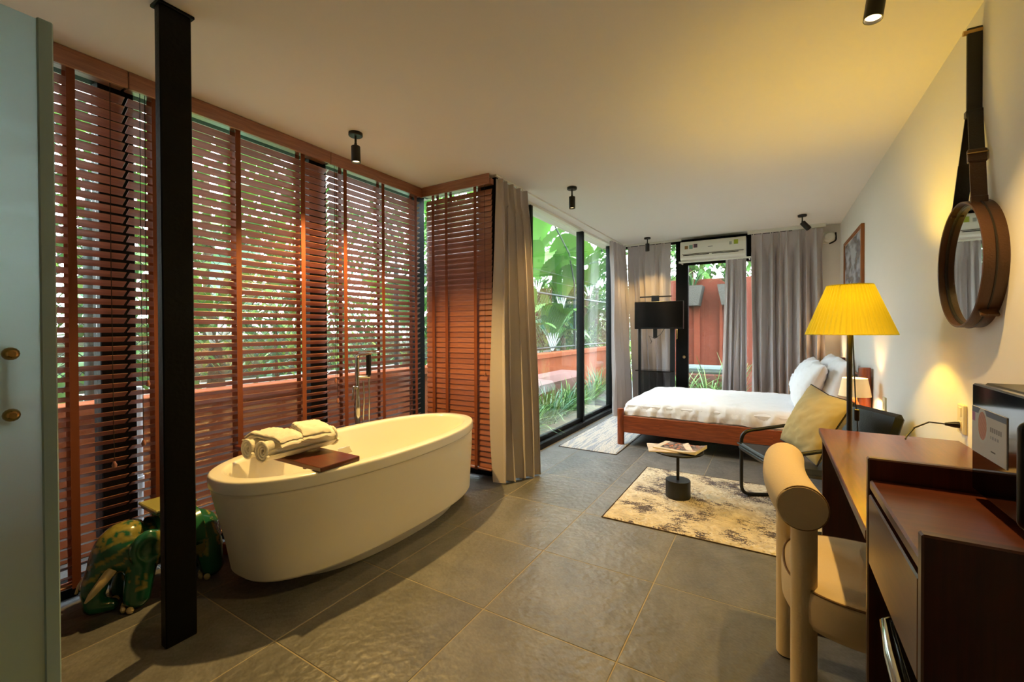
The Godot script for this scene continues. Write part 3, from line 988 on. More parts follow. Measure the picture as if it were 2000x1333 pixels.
# ------------------------------------------------------------------ far end: air conditioner, television, sensor
func build_far_end() -> void:
	var t := thing("air_conditioner", "white wall air conditioner with small stickers above glass door", "air conditioner", V(-0.71, 2.20, -6.43))
	var g := G.new()
	g.xf = Transform3D(Basis(V(0, 1, 0), PI / 2), V(0.405, 0, 0))
	# profile in (depth, height) swept along the length
	g.prism([Vector2(0.0, 0.03), Vector2(-0.018, 0.010), Vector2(-0.06, 0.0), Vector2(-0.20, 0.0), Vector2(-0.20, 0.262), Vector2(-0.03, 0.262), Vector2(-0.006, 0.250), Vector2(0.002, 0.20), Vector2(0.004, 0.10)].map(func(p): return Vector2(-p.x, p.y)), -0.81, 0.0)
	part("body", g, M.white_plastic, t)
	part("flap", G.new().box(V(0, 0.050, 0.005), V(0.74, 0.040, 0.006), 0.002), M.white_plastic, t)
	part("flap_line", G.new().box(V(0, 0.082, 0.0045), V(0.76, 0.006, 0.004)), M.black_plastic, t)
	for x in [-0.20, 0.16]:
		part("air_slot", G.new().box(V(x, 0.066, 0.0075), V(0.33 if x < 0.0 else 0.32, 0.010, 0.003)), M.black_plastic, t)
	part("side_panel", G.new().box(V(0.4065, 0.13, -0.10), V(0.005, 0.25, 0.19)), M.black_plastic, t)
	for s in [[-0.325, 0.175, 0.042, 0.045, Color(0.56, 0.42, 0.24)], [-0.265, 0.18, 0.045, 0.055, Color(0.52, 0.66, 0.60)], [-0.205, 0.19, 0.045, 0.05, Color(0.34, 0.26, 0.28)], [-0.235, 0.19, 0.008, 0.05, Color(0.80, 0.45, 0.50)], [0.225, 0.185, 0.030, 0.040, Color(0.62, 0.63, 0.60)], [0.290, 0.195, 0.050, 0.060, Color(0.62, 0.68, 0.16)]]:
		std("sticker%d" % int(s[0] * 1000), s[4], 0.5)
		part("sticker", G.new().box(V(s[0], s[1], 0.0045), V(s[2], s[3], 0.002)), M["sticker%d" % int(s[0] * 1000)], t)
	std("logo_grey", Color(0.55, 0.55, 0.52), 0.4)
	part("logo", G.new().box(V(-0.02, 0.165, 0.0055), V(0.06, 0.008, 0.002)), M.logo_grey, t)
	# television and stand
	t = thing("tv_stand", "black metal television stand with glass shelf behind bed", "stand", V(-1.40, 0, -6.33))
	part("upright", G.new().box(V(-0.255, 0.83, 0), V(0.035, 1.60, 0.03), 0.003), M.black_metal, t)
	part("upright", G.new().box(V(0.20, 0.83, 0), V(0.065, 1.60, 0.03), 0.003), M.black_metal, t)
	part("shelf", G.new().box(V(-0.025, 0.66, 0.05), V(0.50, 0.012, 0.24), 0.002), M.gloss_black, t)
	std("smoked", Color(0.10, 0.10, 0.11), 0.1, {"alpha": 0.55})
	part("back_panel", G.new().box(V(-0.03, 0.36, -0.005), V(0.42, 0.56, 0.006)), M.smoked, t)
	part("crossbar", G.new().box(V(-0.03, 1.705, 0.0), V(0.44, 0.018, 0.02), 0.002), M.black_metal, t)
	part("mount", G.new().box(V(-0.03, 1.55, 0.02), V(0.10, 0.34, 0.03), 0.003), M.black_metal, t)
	part("base", G.new().box(V(-0.025, 0.02, 0.03), V(0.60, 0.04, 0.26), 0.006), M.black_metal, t)
	t = thing("television", "small flat black television on the metal stand", "television", V(-1.375, 1.44, -6.265))
	part("casing", G.new().box(V(0, 0, 0), V(0.662, 0.385, 0.035), 0.005), M.black_plastic, t)
	part("screen", G.new().box(V(0, 0.006, 0.0178), V(0.642, 0.355, 0.002)), M.screen, t)
	part("speaker_box", G.new().box(V(-0.05, -0.25, -0.02), V(0.055, 0.14, 0.025), 0.003), M.black_plastic, t)
	part("cable", G.new().tube([V(0.08, -0.185, 0.0), V(0.03, -0.27, 0.01), V(-0.05, -0.33, 0.02), V(-0.13, -0.29, 0.01), V(-0.09, -0.37, 0.015), V(-0.11, -0.40, 0.0)], 0.004, 6), M.black_plastic, t)
	# sensor on the narrow wall
	t = thing("wall_sensor", "round white sensor box with black bracket on narrow wall", "sensor", V(0.60, 2.37, ZF + 0.05))
	part("mount_plate", G.new().box(V(-0.03, 0.0, 0.012), V(0.12, 0.15, 0.022), 0.006), M.white_plastic, t)
	g = G.new()
	g.xf = Transform3D(Basis(V(1, 0, 0), PI / 2), V(-0.01, 0.0, 0.02))
	g.lathe([Vector2(0, 0), Vector2(0.062, 0), Vector2(0.060, 0.035), Vector2(0.045, 0.055), Vector2(0, 0.062)], 24)
	part("dome", g, M.white_plastic, t)
	part("bracket", G.new().tube(arc([V(0.055, 0.05, 0.03), V(0.06, -0.05, 0.04), V(-0.01, -0.085, 0.05)], 0.03), 0.009, 8), M.black_plastic, t)

# ------------------------------------------------------------------ bed
func build_bed() -> void:
	var t := thing("bed_frame", "reddish wooden bed frame with round corner posts", "bed", V(0, 0, 0))
	for z in [-4.60, -6.10]:
		part("foot_post", G.new().tube([V(-1.405, 0.0105, z), V(-1.405, 0.385, z), V(-1.405, 0.394, z)], [0.036, 0.036, 0.030], 20), M.bed_wood, t)
		part("head_post", G.new().tube([V(0.655, 0.0, z), V(0.655, 0.91, z), V(0.655, 0.92, z)], [0.042, 0.042, 0.036], 20), M.bed_wood, t)
		part("side_rail", G.new().box(V(-0.375, 0.232, z), V(2.0, 0.178, 0.032), 0.004), M.bed_wood, t)
	part("foot_rail", G.new().box(V(-1.405, 0.232, -5.35), V(0.032, 0.178, 1.44), 0.004), M.bed_wood, t)
	for k in 3:
		part("headboard_plank", G.new().box(V(0.655, 0.42 + k * 0.17, -5.35), V(0.028, 0.155, 1.44), 0.004), M.bed_wood, t)
	part("bed_base", G.new().box(V(-0.375, 0.21, -5.35), V(2.0, 0.02, 1.44)), M.dark_wood, t)
	# mattress and quilt
	t = thing("mattress", "white mattress inside the wooden bed frame", "mattress", V(-0.39, 0.222, -5.35))
	part("core", G.new().box(V(0, 0.12, 0), V(1.97, 0.235, 1.42), 0.03), M.linen, t)
	t = thing("quilt", "crumpled white quilt spread over the bed mattress", "quilt", V(-0.45, 0.47, -5.35))
	var nz := noise(61, 1.0, 4)
	var nf := noise(62, 3.2, 3)
	var hx := 0.93
	var hz := 0.715
	var rr := 0.075
	var side := func(s: float, half: float) -> Vector2:
		# distance along the cloth -> (across, drop)
		var a := absf(s)
		var flat := half - rr
		if a <= flat: return Vector2(s, 0)
		var q := (a - flat) / rr
		if q < PI / 2: return Vector2(signf(s) * (flat + rr * sin(q)), rr * (1.0 - cos(q)))
		return Vector2(signf(s) * (half + 0.010), rr + (a - flat - rr * PI / 2))
	var g := G.new()
	g.surf(func(a: float, b: float):
		var sx: float = lerpf(-(hx + 0.11), hx + 0.06, a)
		var sz: float = lerpf(-(hz + 0.105), hz + 0.105, b)
		var X: Vector2 = side.call(sx, hx)
		var Z: Vector2 = side.call(sz, hz)
		var edge := smoothstep(0.0, 0.05, X.y + Z.y)
		var wr := 0.013 * nz.get_noise_2d(sx * 2.2, sz * 2.2) + 0.006 * nf.get_noise_2d(sx * 3.0, sz * 2.0)
		var fold := 0.020 * nf.get_noise_2d(sx * 2.6 + sz * 1.1, (X.y + Z.y) * 1.2 + 9.0) * edge
		var crown := 0.030 * (1.0 - pow(absf(sx) / 1.05, 3.0)) * (1.0 - pow(absf(sz) / 0.84, 3.0))
		var y: float = crown + wr - minf(X.y + Z.y, 0.155) - 0.004
		return V(X.x + fold * signf(sx) * (1.0 if absf(sx) > hx - rr else 0.0), y, Z.x + fold * signf(sz) * (1.0 if absf(sz) > hz - rr else 0.0)), 110, 90, false, false, true)
	part("cover", g, M.linen, t)
	# pillows
	pillow("plump white pillow leaning in front at the armchair side", V(0.29, 0.71, -5.02), 1.13, 11)
	pillow("plump white pillow leaning in front beside the wide pleated curtain", V(0.30, 0.71, -5.70), 1.13, 12)
	pillow("white pillow standing against headboard at the armchair side", V(0.50, 0.735, -4.98), 1.30, 13)
	pillow("white pillow standing against headboard at the curtain end", V(0.50, 0.735, -5.72), 1.30, 14)
	# bedside tables and lamps
	bedside("dark wooden bedside table between the bed and the armchair", "small cream shaded lamp glowing behind the olive cushion", V(0.52, 0, -4.30), 1.0)
	bedside("dark wooden bedside table between the bed and pleated curtain", "small cream shaded lamp glowing behind the pillows", V(0.53, 0, -6.285), 1.0)

func pillow(label: String, at: Vector3, lean: float, sd: int) -> void:
	var t := thing("pillow", label, "pillow", at, 0.0, "white bed pillows")
	var g := G.new()
	g.xf = Transform3D(Basis(V(0, 0, 1), -(PI / 2 - lean)) * Basis(V(0, 1, 0), PI / 2), Vector3.ZERO)
	g.cushion(0.33, 0.235, 0.105, 24, 0.04, sd)
	part("case", g, M.linen, t)

func bedside(l1: String, l2: String, at: Vector3, power: float) -> void:
	var t := thing("bedside_table", l1, "bedside table", at, 0.0, "bedside tables")
	part("cabinet_body", G.new().box(V(0, 0.28, 0), V(0.30, 0.46, 0.23), 0.004), M.dark_wood, t)
	part("table_top", G.new().box(V(0, 0.52, 0), V(0.33, 0.022, 0.26), 0.004), M.dark_wood, t)
	part("drawer_front", G.new().box(V(-0.155, 0.42, 0), V(0.014, 0.14, 0.20), 0.003), M.desk_wood, t)
	for q in [[-0.13, -0.10], [0.13, -0.10], [-0.13, 0.10], [0.13, 0.10]]:
		part("leg", G.new().cyl(V(q[0], 0, q[1]), V(q[0], 0.06, q[1]), 0.016, -1.0, 10), M.dark_wood, t)
	var lp := thing("bedside_lamp", l2, "lamp", at + V(0.03, 0.531, 0), 0.0, "bedside lamps")
	var g := G.new()
	g.lathe([Vector2(0, 0), Vector2(0.065, 0), Vector2(0.068, 0.012), Vector2(0.03, 0.03), Vector2(0.022, 0.06), Vector2(0.035, 0.10), Vector2(0.018, 0.15), Vector2(0.010, 0.19), Vector2(0, 0.19)], 24)
	part("base", g, M.bed_wood, lp)
	g = G.new()
	g.lathe([Vector2(0.105, 0.185), Vector2(0.080, 0.325)], 32)
	part("shade", g, M.shade_cream, lp, "cream fabric shade")
	g = G.new()
	g.xf.origin = V(0, 0.235, 0)
	g.lathe([Vector2(0, -0.03), Vector2(0.022, -0.015), Vector2(0.026, 0.005), Vector2(0, 0.03)], 14)
	part("bulb", g, M.bulb, lp)
	var l := OmniLight3D.new()
	l.name = "lamp_glow"
	l.position = V(0, 0.235, 0)
	l.light_color = Color(1.0, 0.80, 0.52)
	l.light_energy = 0.20 * power
	l.light_size = 0.03
	l.omni_range = 12.0
	l.omni_attenuation = 2.0
	l.shadow_enabled = true
	lp.add_child(l)

# ------------------------------------------------------------------ rugs and side table
func rug(called: String, label: String, x0: float, x1: float, z0: float, z1: float, m: Material, sd: int) -> void:
	var t := thing(called, label, "rug", V((x0 + x1) / 2, 0, (z0 + z1) / 2))
	var hx := (x1 - x0) / 2
	var hz := absf(z1 - z0) / 2
	var nz := noise(sd, 3.0, 3)
	var g := G.new()
	var nx := 60
	g.surf(func(a: float, b: float):
		var x: float = lerpf(-hx, hx, a)
		var z: float = lerpf(-hz, hz, b)
		var e := minf(minf(a, 1.0 - a) * 2.0 * hx, minf(b, 1.0 - b) * 2.0 * hz)
		var y := 0.010 * smoothstep(0.0, 0.012, e) + 0.0012 * nz.get_noise_2d(x * 4.0, z * 4.0) + 0.001
		x += 0.004 * nz.get_noise_1d(z * 3.0 + 3.0)
		z += 0.004 * nz.get_noise_1d(x * 3.0 + 9.0)
		return V(x, y, z), 70, 60, false, false, true)
	part("pile", g, m, t)
	std("rug_edge", Color(0.24, 0.18, 0.11), 0.9)
	for s in [-1.0, 1.0]:
		part("bound_edge", G.new().box(V(0, 0.0035, s * hz), V(hx * 2, 0.006, 0.006), 0.001), M.rug_edge, t)
		part("bound_edge", G.new().box(V(s * hx, 0.0035, 0), V(0.006, 0.006, hz * 2), 0.001), M.rug_edge, t)

func build_rugs() -> void:
	var na := noise(101, 0.010, 4)
	var nb := noise(102, 0.10, 3)
	var nc := noise(103, 0.03, 3)
	var fine := bump_tex(17, 0.16, 6.0)
	var tx := img(512, 384, func(x: int, y: int):
		# v runs with z; dark worn patches broken into short streaks along x
		var patch := na.get_noise_2d(x * 1.0, y * 1.1) + 0.14
		var streak := nb.get_noise_2d(x * 0.35, y * 1.6)
		var sp := nb.get_noise_2d(x * 2.2 + 400.0, y * 2.2)
		var c := Color(0.79, 0.745, 0.65).lerp(Color(0.69, 0.64, 0.55), clampf(nc.get_noise_2d(x, y) + 0.4, 0, 1))
		var d := clampf((patch * 2.2 + streak * 1.3 + sp * 1.1 - 0.72) * 2.6, 0.0, 1.0)
		return c.lerp(Color(0.27, 0.235, 0.25), d * 0.92))
	std("rug_worn", Color(1, 1, 1), 0.95, {"tex": tx, "nrm": fine, "nscale": 0.5})
	rug("rug", "beige rug with worn dark grey marks under the side table", -0.972, 0.60, -2.76, -3.965, M.rug_worn, 5)
	var ty := img(384, 384, func(x: int, y: int):
		var streak := nb.get_noise_2d(x * 0.5 + 80.0, y * 0.12)
		var patch := na.get_noise_2d(x * 1.5 + 900.0, y * 0.5)
		var c := Color(0.70, 0.67, 0.63)
		var d := clampf((streak * 1.8 + patch * 1.2 - 0.05) * 2.0, 0.0, 1.0)
		return c.lerp(Color(0.46, 0.49, 0.55), d * 0.6))
	std("rug_pale", Color(1, 1, 1), 0.95, {"tex": ty, "nrm": fine, "nscale": 0.5})
	rug("runner_rug", "pale streaked runner rug between bed and sliding doors", -1.955, -1.33, -4.20, -6.16, M.rug_pale, 6)
	# round side table
	var c := V(-0.60, 0.011, -3.36)
	var t := thing("side_table", "small black pedestal table with drum base on rug", "table", c)
	var g := G.new()
	g.lathe([Vector2(0, 0), Vector2(0.085, 0), Vector2(0.087, 0.003), Vector2(0.087, 0.122), Vector2(0.084, 0.126), Vector2(0, 0.126)], 40)
	part("drum_base", g, M.black_metal, t)
	part("pole", G.new().cyl(V(0, 0.12, 0), V(0, 0.335, 0), 0.011, -1.0, 16), M.black_metal, t)
	g = G.new()
	g.lathe([Vector2(0, 0.333), Vector2(0.172, 0.333), Vector2(0.175, 0.336), Vector2(0.175, 0.344), Vector2(0.172, 0.347), Vector2(0, 0.347)], 48)
	part("table_top", g, M.black_metal, t)
	# magazines
	var mg := noise(131, 0.02, 4)
	var cover := img(128, 96, func(x: int, y: int):
		var n := mg.get_noise_2d(x * 2.0, y * 2.0)
		var edge := x < 16 or y > 80
		if edge: return Color(0.86, 0.82, 0.76)
		if n > 0.22: return Color(0.80, 0.48, 0.30)
		if n > 0.05: return Color(0.36, 0.30, 0.30)
		if n > -0.15: return Color(0.16, 0.18, 0.19)
		return Color(0.62, 0.56, 0.56))
	var cover2 := img(96, 128, func(x: int, y: int):
		var n := mg.get_noise_2d(x * 1.5 + 300.0, y * 3.0)
		return Color(0.86, 0.80, 0.74).lerp(Color(0.62, 0.50, 0.47), clampf(n * 2.0, 0, 1)))
	std("magazine_cover", Color(1, 1, 1), 0.3, {"tex": cover})
	std("magazine_page", Color(1, 1, 1), 0.4, {"tex": cover2})
	std("paper", Color(0.86, 0.82, 0.72), 0.8)
	magazine("pale printed magazine lying underneath on the side table", V(-0.66, 0.3585, -3.345), 0.30, M.magazine_page, 0.30, 0.22)
	magazine("glossy magazine with dark and orange cover on top of another", V(-0.59, 0.3665, -3.375), -0.20, M.magazine_cover, 0.31, 0.235)

func magazine(label: String, at: Vector3, turn: float, m: Material, w: float, h: float) -> void:
	var t := thing("magazine", label, "magazine", at, turn, "magazines on the side table")
	var curl := func(a: float, b: float, y: float) -> Vector3:
		return V((a - 0.5) * w, y + 0.022 * pow(maxf(0.0, a - 0.6) / 0.4, 2.0) * y / 0.008, (b - 0.5) * h)
	var g := G.new()
	g.surf(func(a: float, b: float): return curl.call(a, b, 0.0068), 18, 6, false, false, true)
	part("cover", g, m, t)
	g = G.new()
	g.surf(func(a: float, b: float): return curl.call(a, b, 0.0066), 18, 6, false, false, true)
	g.surf(func(a: float, b: float): return curl.call(a, b, 0.0004), 18, 6, false, false, false)
	g.surf(func(a: float, b: float): return curl.call(a, 0.0, lerpf(0.0004, 0.0066, b)), 18, 1, false, false, true)
	g.surf(func(a: float, b: float): return curl.call(a, 1.0, lerpf(0.0004, 0.0066, b)), 18, 1, false, false, false)
	g.surf(func(a: float, b: float): return curl.call(1.0, a, lerpf(0.0004, 0.0066, b)), 2, 1, false, false, true)
	g.surf(func(a: float, b: float): return curl.call(0.0, a, lerpf(0.0004, 0.0066, b)), 2, 1, false, false, false)
	part("pages", g, M.paper, t)

# ------------------------------------------------------------------ lounge chair with cushion
func build_armchair() -> void:
	# local frame: origin under the front corner by the rug, +x runs along the front edge, +z runs to the back
	var ex := V(0.447, 0, 0.894)
	var ez := V(0.894, 0, -0.447)
	var t := thing("lounge_chair", "low black leather lounge chair with tubular steel arms", "chair", V(-0.2, 0.011, -3.62))
	t.transform.basis = Basis(ex, V(0, 1, 0), ez).orthonormalized()
	var W := 0.62
	var D := 0.60
	for x in [0.0, W]:
		part("arm_frame", G.new().tube(arc([V(x, 0.012, D), V(x, 0.012, 0.0), V(x, 0.475, 0.0), V(x, 0.575, D + 0.04), V(x, 0.012, D)], 0.07, 8), 0.0125, 12), M.black_metal, t)
	for q in [[0.30, 0.10], [0.26, 0.48]]:
		part("crossbar", G.new().cyl(V(0, q[0], q[1]), V(W, q[0], q[1]), 0.010, -1.0, 10), M.black_metal, t)
	var g := G.new()
	g.xf = Transform3D(Basis(V(1, 0, 0), 0.10), V(W / 2, 0.345, 0.26))
	g.box(V(0, 0, 0), V(W - 0.035, 0.055, 0.60), 0.024)
	var seat := part("seat", g, M.leather, t)
	g = G.new()
	g.xf = Transform3D(Basis(V(1, 0, 0), 0.10), V(W / 2, 0.345, 0.26))
	g.tube([V(-0.285, 0.022, -0.302), V(0.285, 0.022, -0.302)], 0.005, 6)
	g.tube([V(-0.2925, 0.022, -0.295), V(-0.2925, 0.022, 0.295)], 0.005, 6)
	part("seat_piping", g, M.leather, seat)
	g = G.new()
	g.xf = Transform3D(Basis(V(1, 0, 0), 0.30), V(W / 2, 0.53, 0.60))
	g.box(V(0, 0, 0), V(W - 0.02, 0.40, 0.055), 0.024)
	part("backrest", g, M.leather, t)
	# cushion
	var c := thing("cushion", "olive scatter cushion with dark piping on lounge chair", "cushion", V(0.235, 0.615, -3.53))
	c.transform.basis = Basis(ex, V(0, 1, 0), ez).orthonormalized()
	var bs := Basis(V(1, 0, 0), 0.42) * Basis(V(0, 0, 1), -0.12)
	g = G.new()
	g.xf.basis = bs
	g.cushion(0.235, 0.225, 0.085, 24, 0.025, 21)
	part("cover", g, M.cushion_cloth, c)
	var pts := []
	for k in 4:
		var a: Vector2 = [Vector2(-1, -1), Vector2(1, -1), Vector2(1, 1), Vector2(-1, 1)][k]
		var b: Vector2 = [Vector2(1, -1), Vector2(1, 1), Vector2(-1, 1), Vector2(-1, -1)][k]
		for q in 12:
			var p := a.lerp(b, q / 12.0)
			var ee := Vector2(sin(p.x * PI / 2), sin(p.y * PI / 2))
			var pin := 1.0 - 0.09 * (1.0 - absf(ee.y)) * ee.x * ee.x
			var pin2 := 1.0 - 0.09 * (1.0 - absf(ee.x)) * ee.y * ee.y
			pts.append(bs * V(ee.x * 0.235 * pin, ee.y * 0.225 * pin2, 0))
	part("piping", G.new().tube(pts, 0.0055, 6, true), M.dark_piping, c, "dark red piping")

# ------------------------------------------------------------------ desk side
func build_desk() -> void:
	var t := thing("desk", "reddish brown wooden desk against the plaster wall", "desk", V(0.45, 0, -2.0075))
	part("desk_top", G.new().box(V(0, 0.736, 0), V(0.508, 0.028, 1.283), 0.003), M.desk_wood, t)
	part("end_panel", G.new().box(V(0.005, 0.361, -0.63), V(0.49, 0.722, 0.028), 0.002), M.dark_wood, t)
	part("end_panel", G.new().box(V(0.005, 0.361, 0.61), V(0.49, 0.722, 0.028), 0.002), M.dark_wood, t)
	part("apron", G.new().box(V(-0.17, 0.665, 0), V(0.022, 0.115, 1.20), 0.002), M.dark_wood, t)
	part("modesty_panel", G.new().box(V(0.22, 0.50, 0), V(0.018, 0.40, 1.20), 0.002), M.dark_wood, t)
	# cabinet for the minibar
	t = thing("minibar_cabinet", "tall reddish wooden minibar cabinet with raised side panels", "cabinet", V(0.45, 0, -1.13))
	part("side_panel", G.new().box(V(0, 0.4675, -0.222), V(0.506, 0.935, 0.022), 0.003), M.dark_wood, t)
	part("side_panel", G.new().box(V(0, 0.465, 0.222), V(0.506, 0.93, 0.022), 0.003), M.dark_wood, t)
	part("top_board", G.new().box(V(0, 0.872, 0), V(0.500, 0.024, 0.420), 0.004), M.desk_wood, t)
	part("back_panel", G.new().box(V(0.24, 0.44, 0), V(0.012, 0.86, 0.420)), M.dark_wood, t)
	part("bottom_board", G.new().box(V(0, 0.05, 0), V(0.49, 0.022, 0.420), 0.002), M.dark_wood, t)
	part("mid_shelf", G.new().box(V(0.01, 0.672, 0), V(0.46, 0.016, 0.420), 0.002), M.dark_wood, t)
	part("drawer_front", G.new().box(V(-0.243, 0.766, 0), V(0.018, 0.168, 0.412), 0.003), M.desk_wood, t)
	t = thing("minibar_fridge", "black minibar fridge with curved chrome handle inside cabinet", "fridge", V(0.47, 0.062, -1.13))
	part("body", G.new().box(V(0.02, 0.29, 0), V(0.40, 0.58, 0.40), 0.006), M.black_plastic, t)
	part("door", G.new().box(V(-0.205, 0.29, 0), V(0.035, 0.57, 0.398), 0.010), M.gloss_black, t)
	part("handle", G.new().tube([V(-0.226, 0.535, -0.155), V(-0.250, 0.52, -0.14), V(-0.254, 0.50, -0.05), V(-0.254, 0.48, 0.05), V(-0.250, 0.45, 0.14), V(-0.226, 0.43, 0.155)], [0.006, 0.012, 0.016, 0.016, 0.012, 0.006], 12), M.chrome, t)
	# microwave with a card in its window
	t = thing("microwave", "glossy black microwave oven on top of the cabinet", "microwave", V(0.525, 0.884, -1.125))
	part("casing", G.new().box(V(0.01, 0.13, 0), V(0.30, 0.235, 0.385), 0.006), M.black_plastic, t)
	part("door", G.new().box(V(-0.148, 0.132, -0.055), V(0.016, 0.228, 0.27), 0.003), M.gloss_black, t)
	part("control_panel", G.new().box(V(-0.148, 0.132, 0.136), V(0.016, 0.228, 0.108), 0.003), M.black_plastic, t)
	part("handle", G.new().tube(arc([V(-0.155, 0.205, 0.090), V(-0.174, 0.205, 0.090), V(-0.174, 0.04, 0.090), V(-0.155, 0.04, 0.090)], 0.010), 0.008, 10), M.black_plastic, t)
	for z in [-0.15, 0.15]:
		for x in [-0.11, 0.12]:
			part("foot", G.new().cyl(V(x, 0.0, z), V(x, 0.015, z), 0.014, -1.0, 12), M.black_plastic, t)
	var card := img(160, 112, func(x: int, y: int):
		var e := Vector2((x - 52.0) / 26.0, (y - 40.0) / 42.0).length()
		if y < 14 and e > 1.0: return Color(0.32, 0.38, 0.50)
		if e < 0.8: return Color(0.70, 0.42, 0.36).lerp(Color(0.80, 0.60, 0.50), fmod(x * 0.13 + y * 0.07, 1.0))
		if e < 1.0: return Color(0.78, 0.80, 0.80)
		if x < 16 and y < 36: return Color(0.66, 0.40, 0.60)
		if x > 86 and x < 140 and y > 34 and y < 46 and int(x) % 9 < 6: return Color(0.42, 0.42, 0.44)
		if x > 90 and x < 128 and y > 54 and y < 62 and int(x) % 11 < 7: return Color(0.55, 0.56, 0.60)
		if x > 92 and x < 114 and y > 88 and y < 92: return Color(0.2, 0.2, 0.22)
		return Color(0.78, 0.78, 0.78))
	std("card_print", Color(1, 1, 1), 0.5, {"tex": card})
	var cd := thing("printed_card", "white printed card with pink oval picture on microwave door", "card", V(0.3675, 1.035, -1.229))
	var g := G.new()
	g.poly([V(0, -0.048, -0.08), V(0, -0.048, 0.08), V(0, 0.048, 0.08), V(0, 0.048, -0.08)], [Vector2(0, 1), Vector2(1, 1), Vector2(1, 0), Vector2(0, 0)], V(-1, 0, 0))
	part("print", g, M.card_print, cd)
	part("backing", G.new().box(V(0.0008, 0, 0), V(0.0014, 0.096, 0.16)), M.white_plastic, cd)
	build_desk_chair()
	build_floor_lamp()

func build_desk_chair() -> void:
	var t := thing("desk_chair", "cream velvet chair with padded cylinder back and columns at desk", "chair", V(0, 0, 0))
	# bolster
	var a := V(0.076, 0.715, -1.535)
	var b := V(0.040, 0.715, -2.10)
	var d := (b - a).normalized()
	var bow := V(-0.02, 0, 0)
	var pts := [a + d * 0.004, a + d * 0.012]
	var rad := [0.063, 0.067]
	for k in range(1, 12):
		var f := k / 12.0
		pts.append(a.lerp(b, f) + bow * sin(f * PI)); rad.append(0.068)
	pts.append(b - d * 0.012); rad.append(0.067)
	pts.append(b - d * 0.004); rad.append(0.062)
	part("back_bolster", G.new().tube(pts, rad, 32), M.velvet, t)
	for e in [[a, -1.0], [b, 1.0]]:
		var ring := []
		var side := d.cross(Vector3.UP).normalized()
		var up := side.cross(d)
		for k in 32:
			var g2 := TAU * k / 32
			ring.append(e[0] + (side * cos(g2) + up * sin(g2)) * 0.065 - d * e[1] * 0.008)
		part("seam_piping", G.new().tube(ring, 0.0026, 6, true), M.piping, t)
	# padded columns
	for q in [V(0.082, 0, -1.60), V(0.046, 0, -1.96), V(0.47, 0, -1.60), V(0.46, 0, -1.95)]:
		var top := 0.69 if q.x < 0.2 else 0.36
		var col := part("column", G.new().tube([q, q + V(0, 0.008, 0), q + V(0, top, 0)], [0.030, 0.035, 0.035], 24), M.velvet, t)
		if q.x < 0.2:
			part("foot_ring", G.new().cyl(q + V(0, 0.0, 0), q + V(0, 0.006, 0), 0.033, -1.0, 20), M.black_plastic, col)
	# rounded seat pad
	var g := G.new()
	var pr := [[0.0, 0.335], [0.8, 0.335], [0.95, 0.342], [0.995, 0.365], [1.0, 0.395], [1.0, 0.425], [0.985, 0.452], [0.94, 0.464], [0.7, 0.470], [0.0, 0.473]]
	g.surf(func(u1, w1):
		var k := int(round(w1 * (pr.size() - 1)))
		var p := stadium(u1, 0.245, 0.255, 2.7)
		return V(0.27 + p.x * pr[k][0], pr[k][1], -1.775 + p.y * pr[k][0]), 64, pr.size() - 1, true, false, false)
	# keep it facing outwards
	for k in range(0, g.ix.size(), 3):
		var s := g.ix[k + 1]
		g.ix[k + 1] = g.ix[k + 2]
		g.ix[k + 2] = s
	var seat := part("seat", g, M.velvet, t)
	var ring2 := []
	for k in 64:
		var p := stadium(k / 64.0, 0.238, 0.248, 2.7)
		ring2.append(V(0.27 + p.x, 0.459, -1.775 + p.y))
	part("seat_piping", G.new().tube(ring2, 0.0035, 6, true), M.piping, seat)
	part("seat_frame", G.new().box(V(0.28, 0.325, -1.775), V(0.36, 0.022, 0.36), 0.004), M.dark_wood, t)

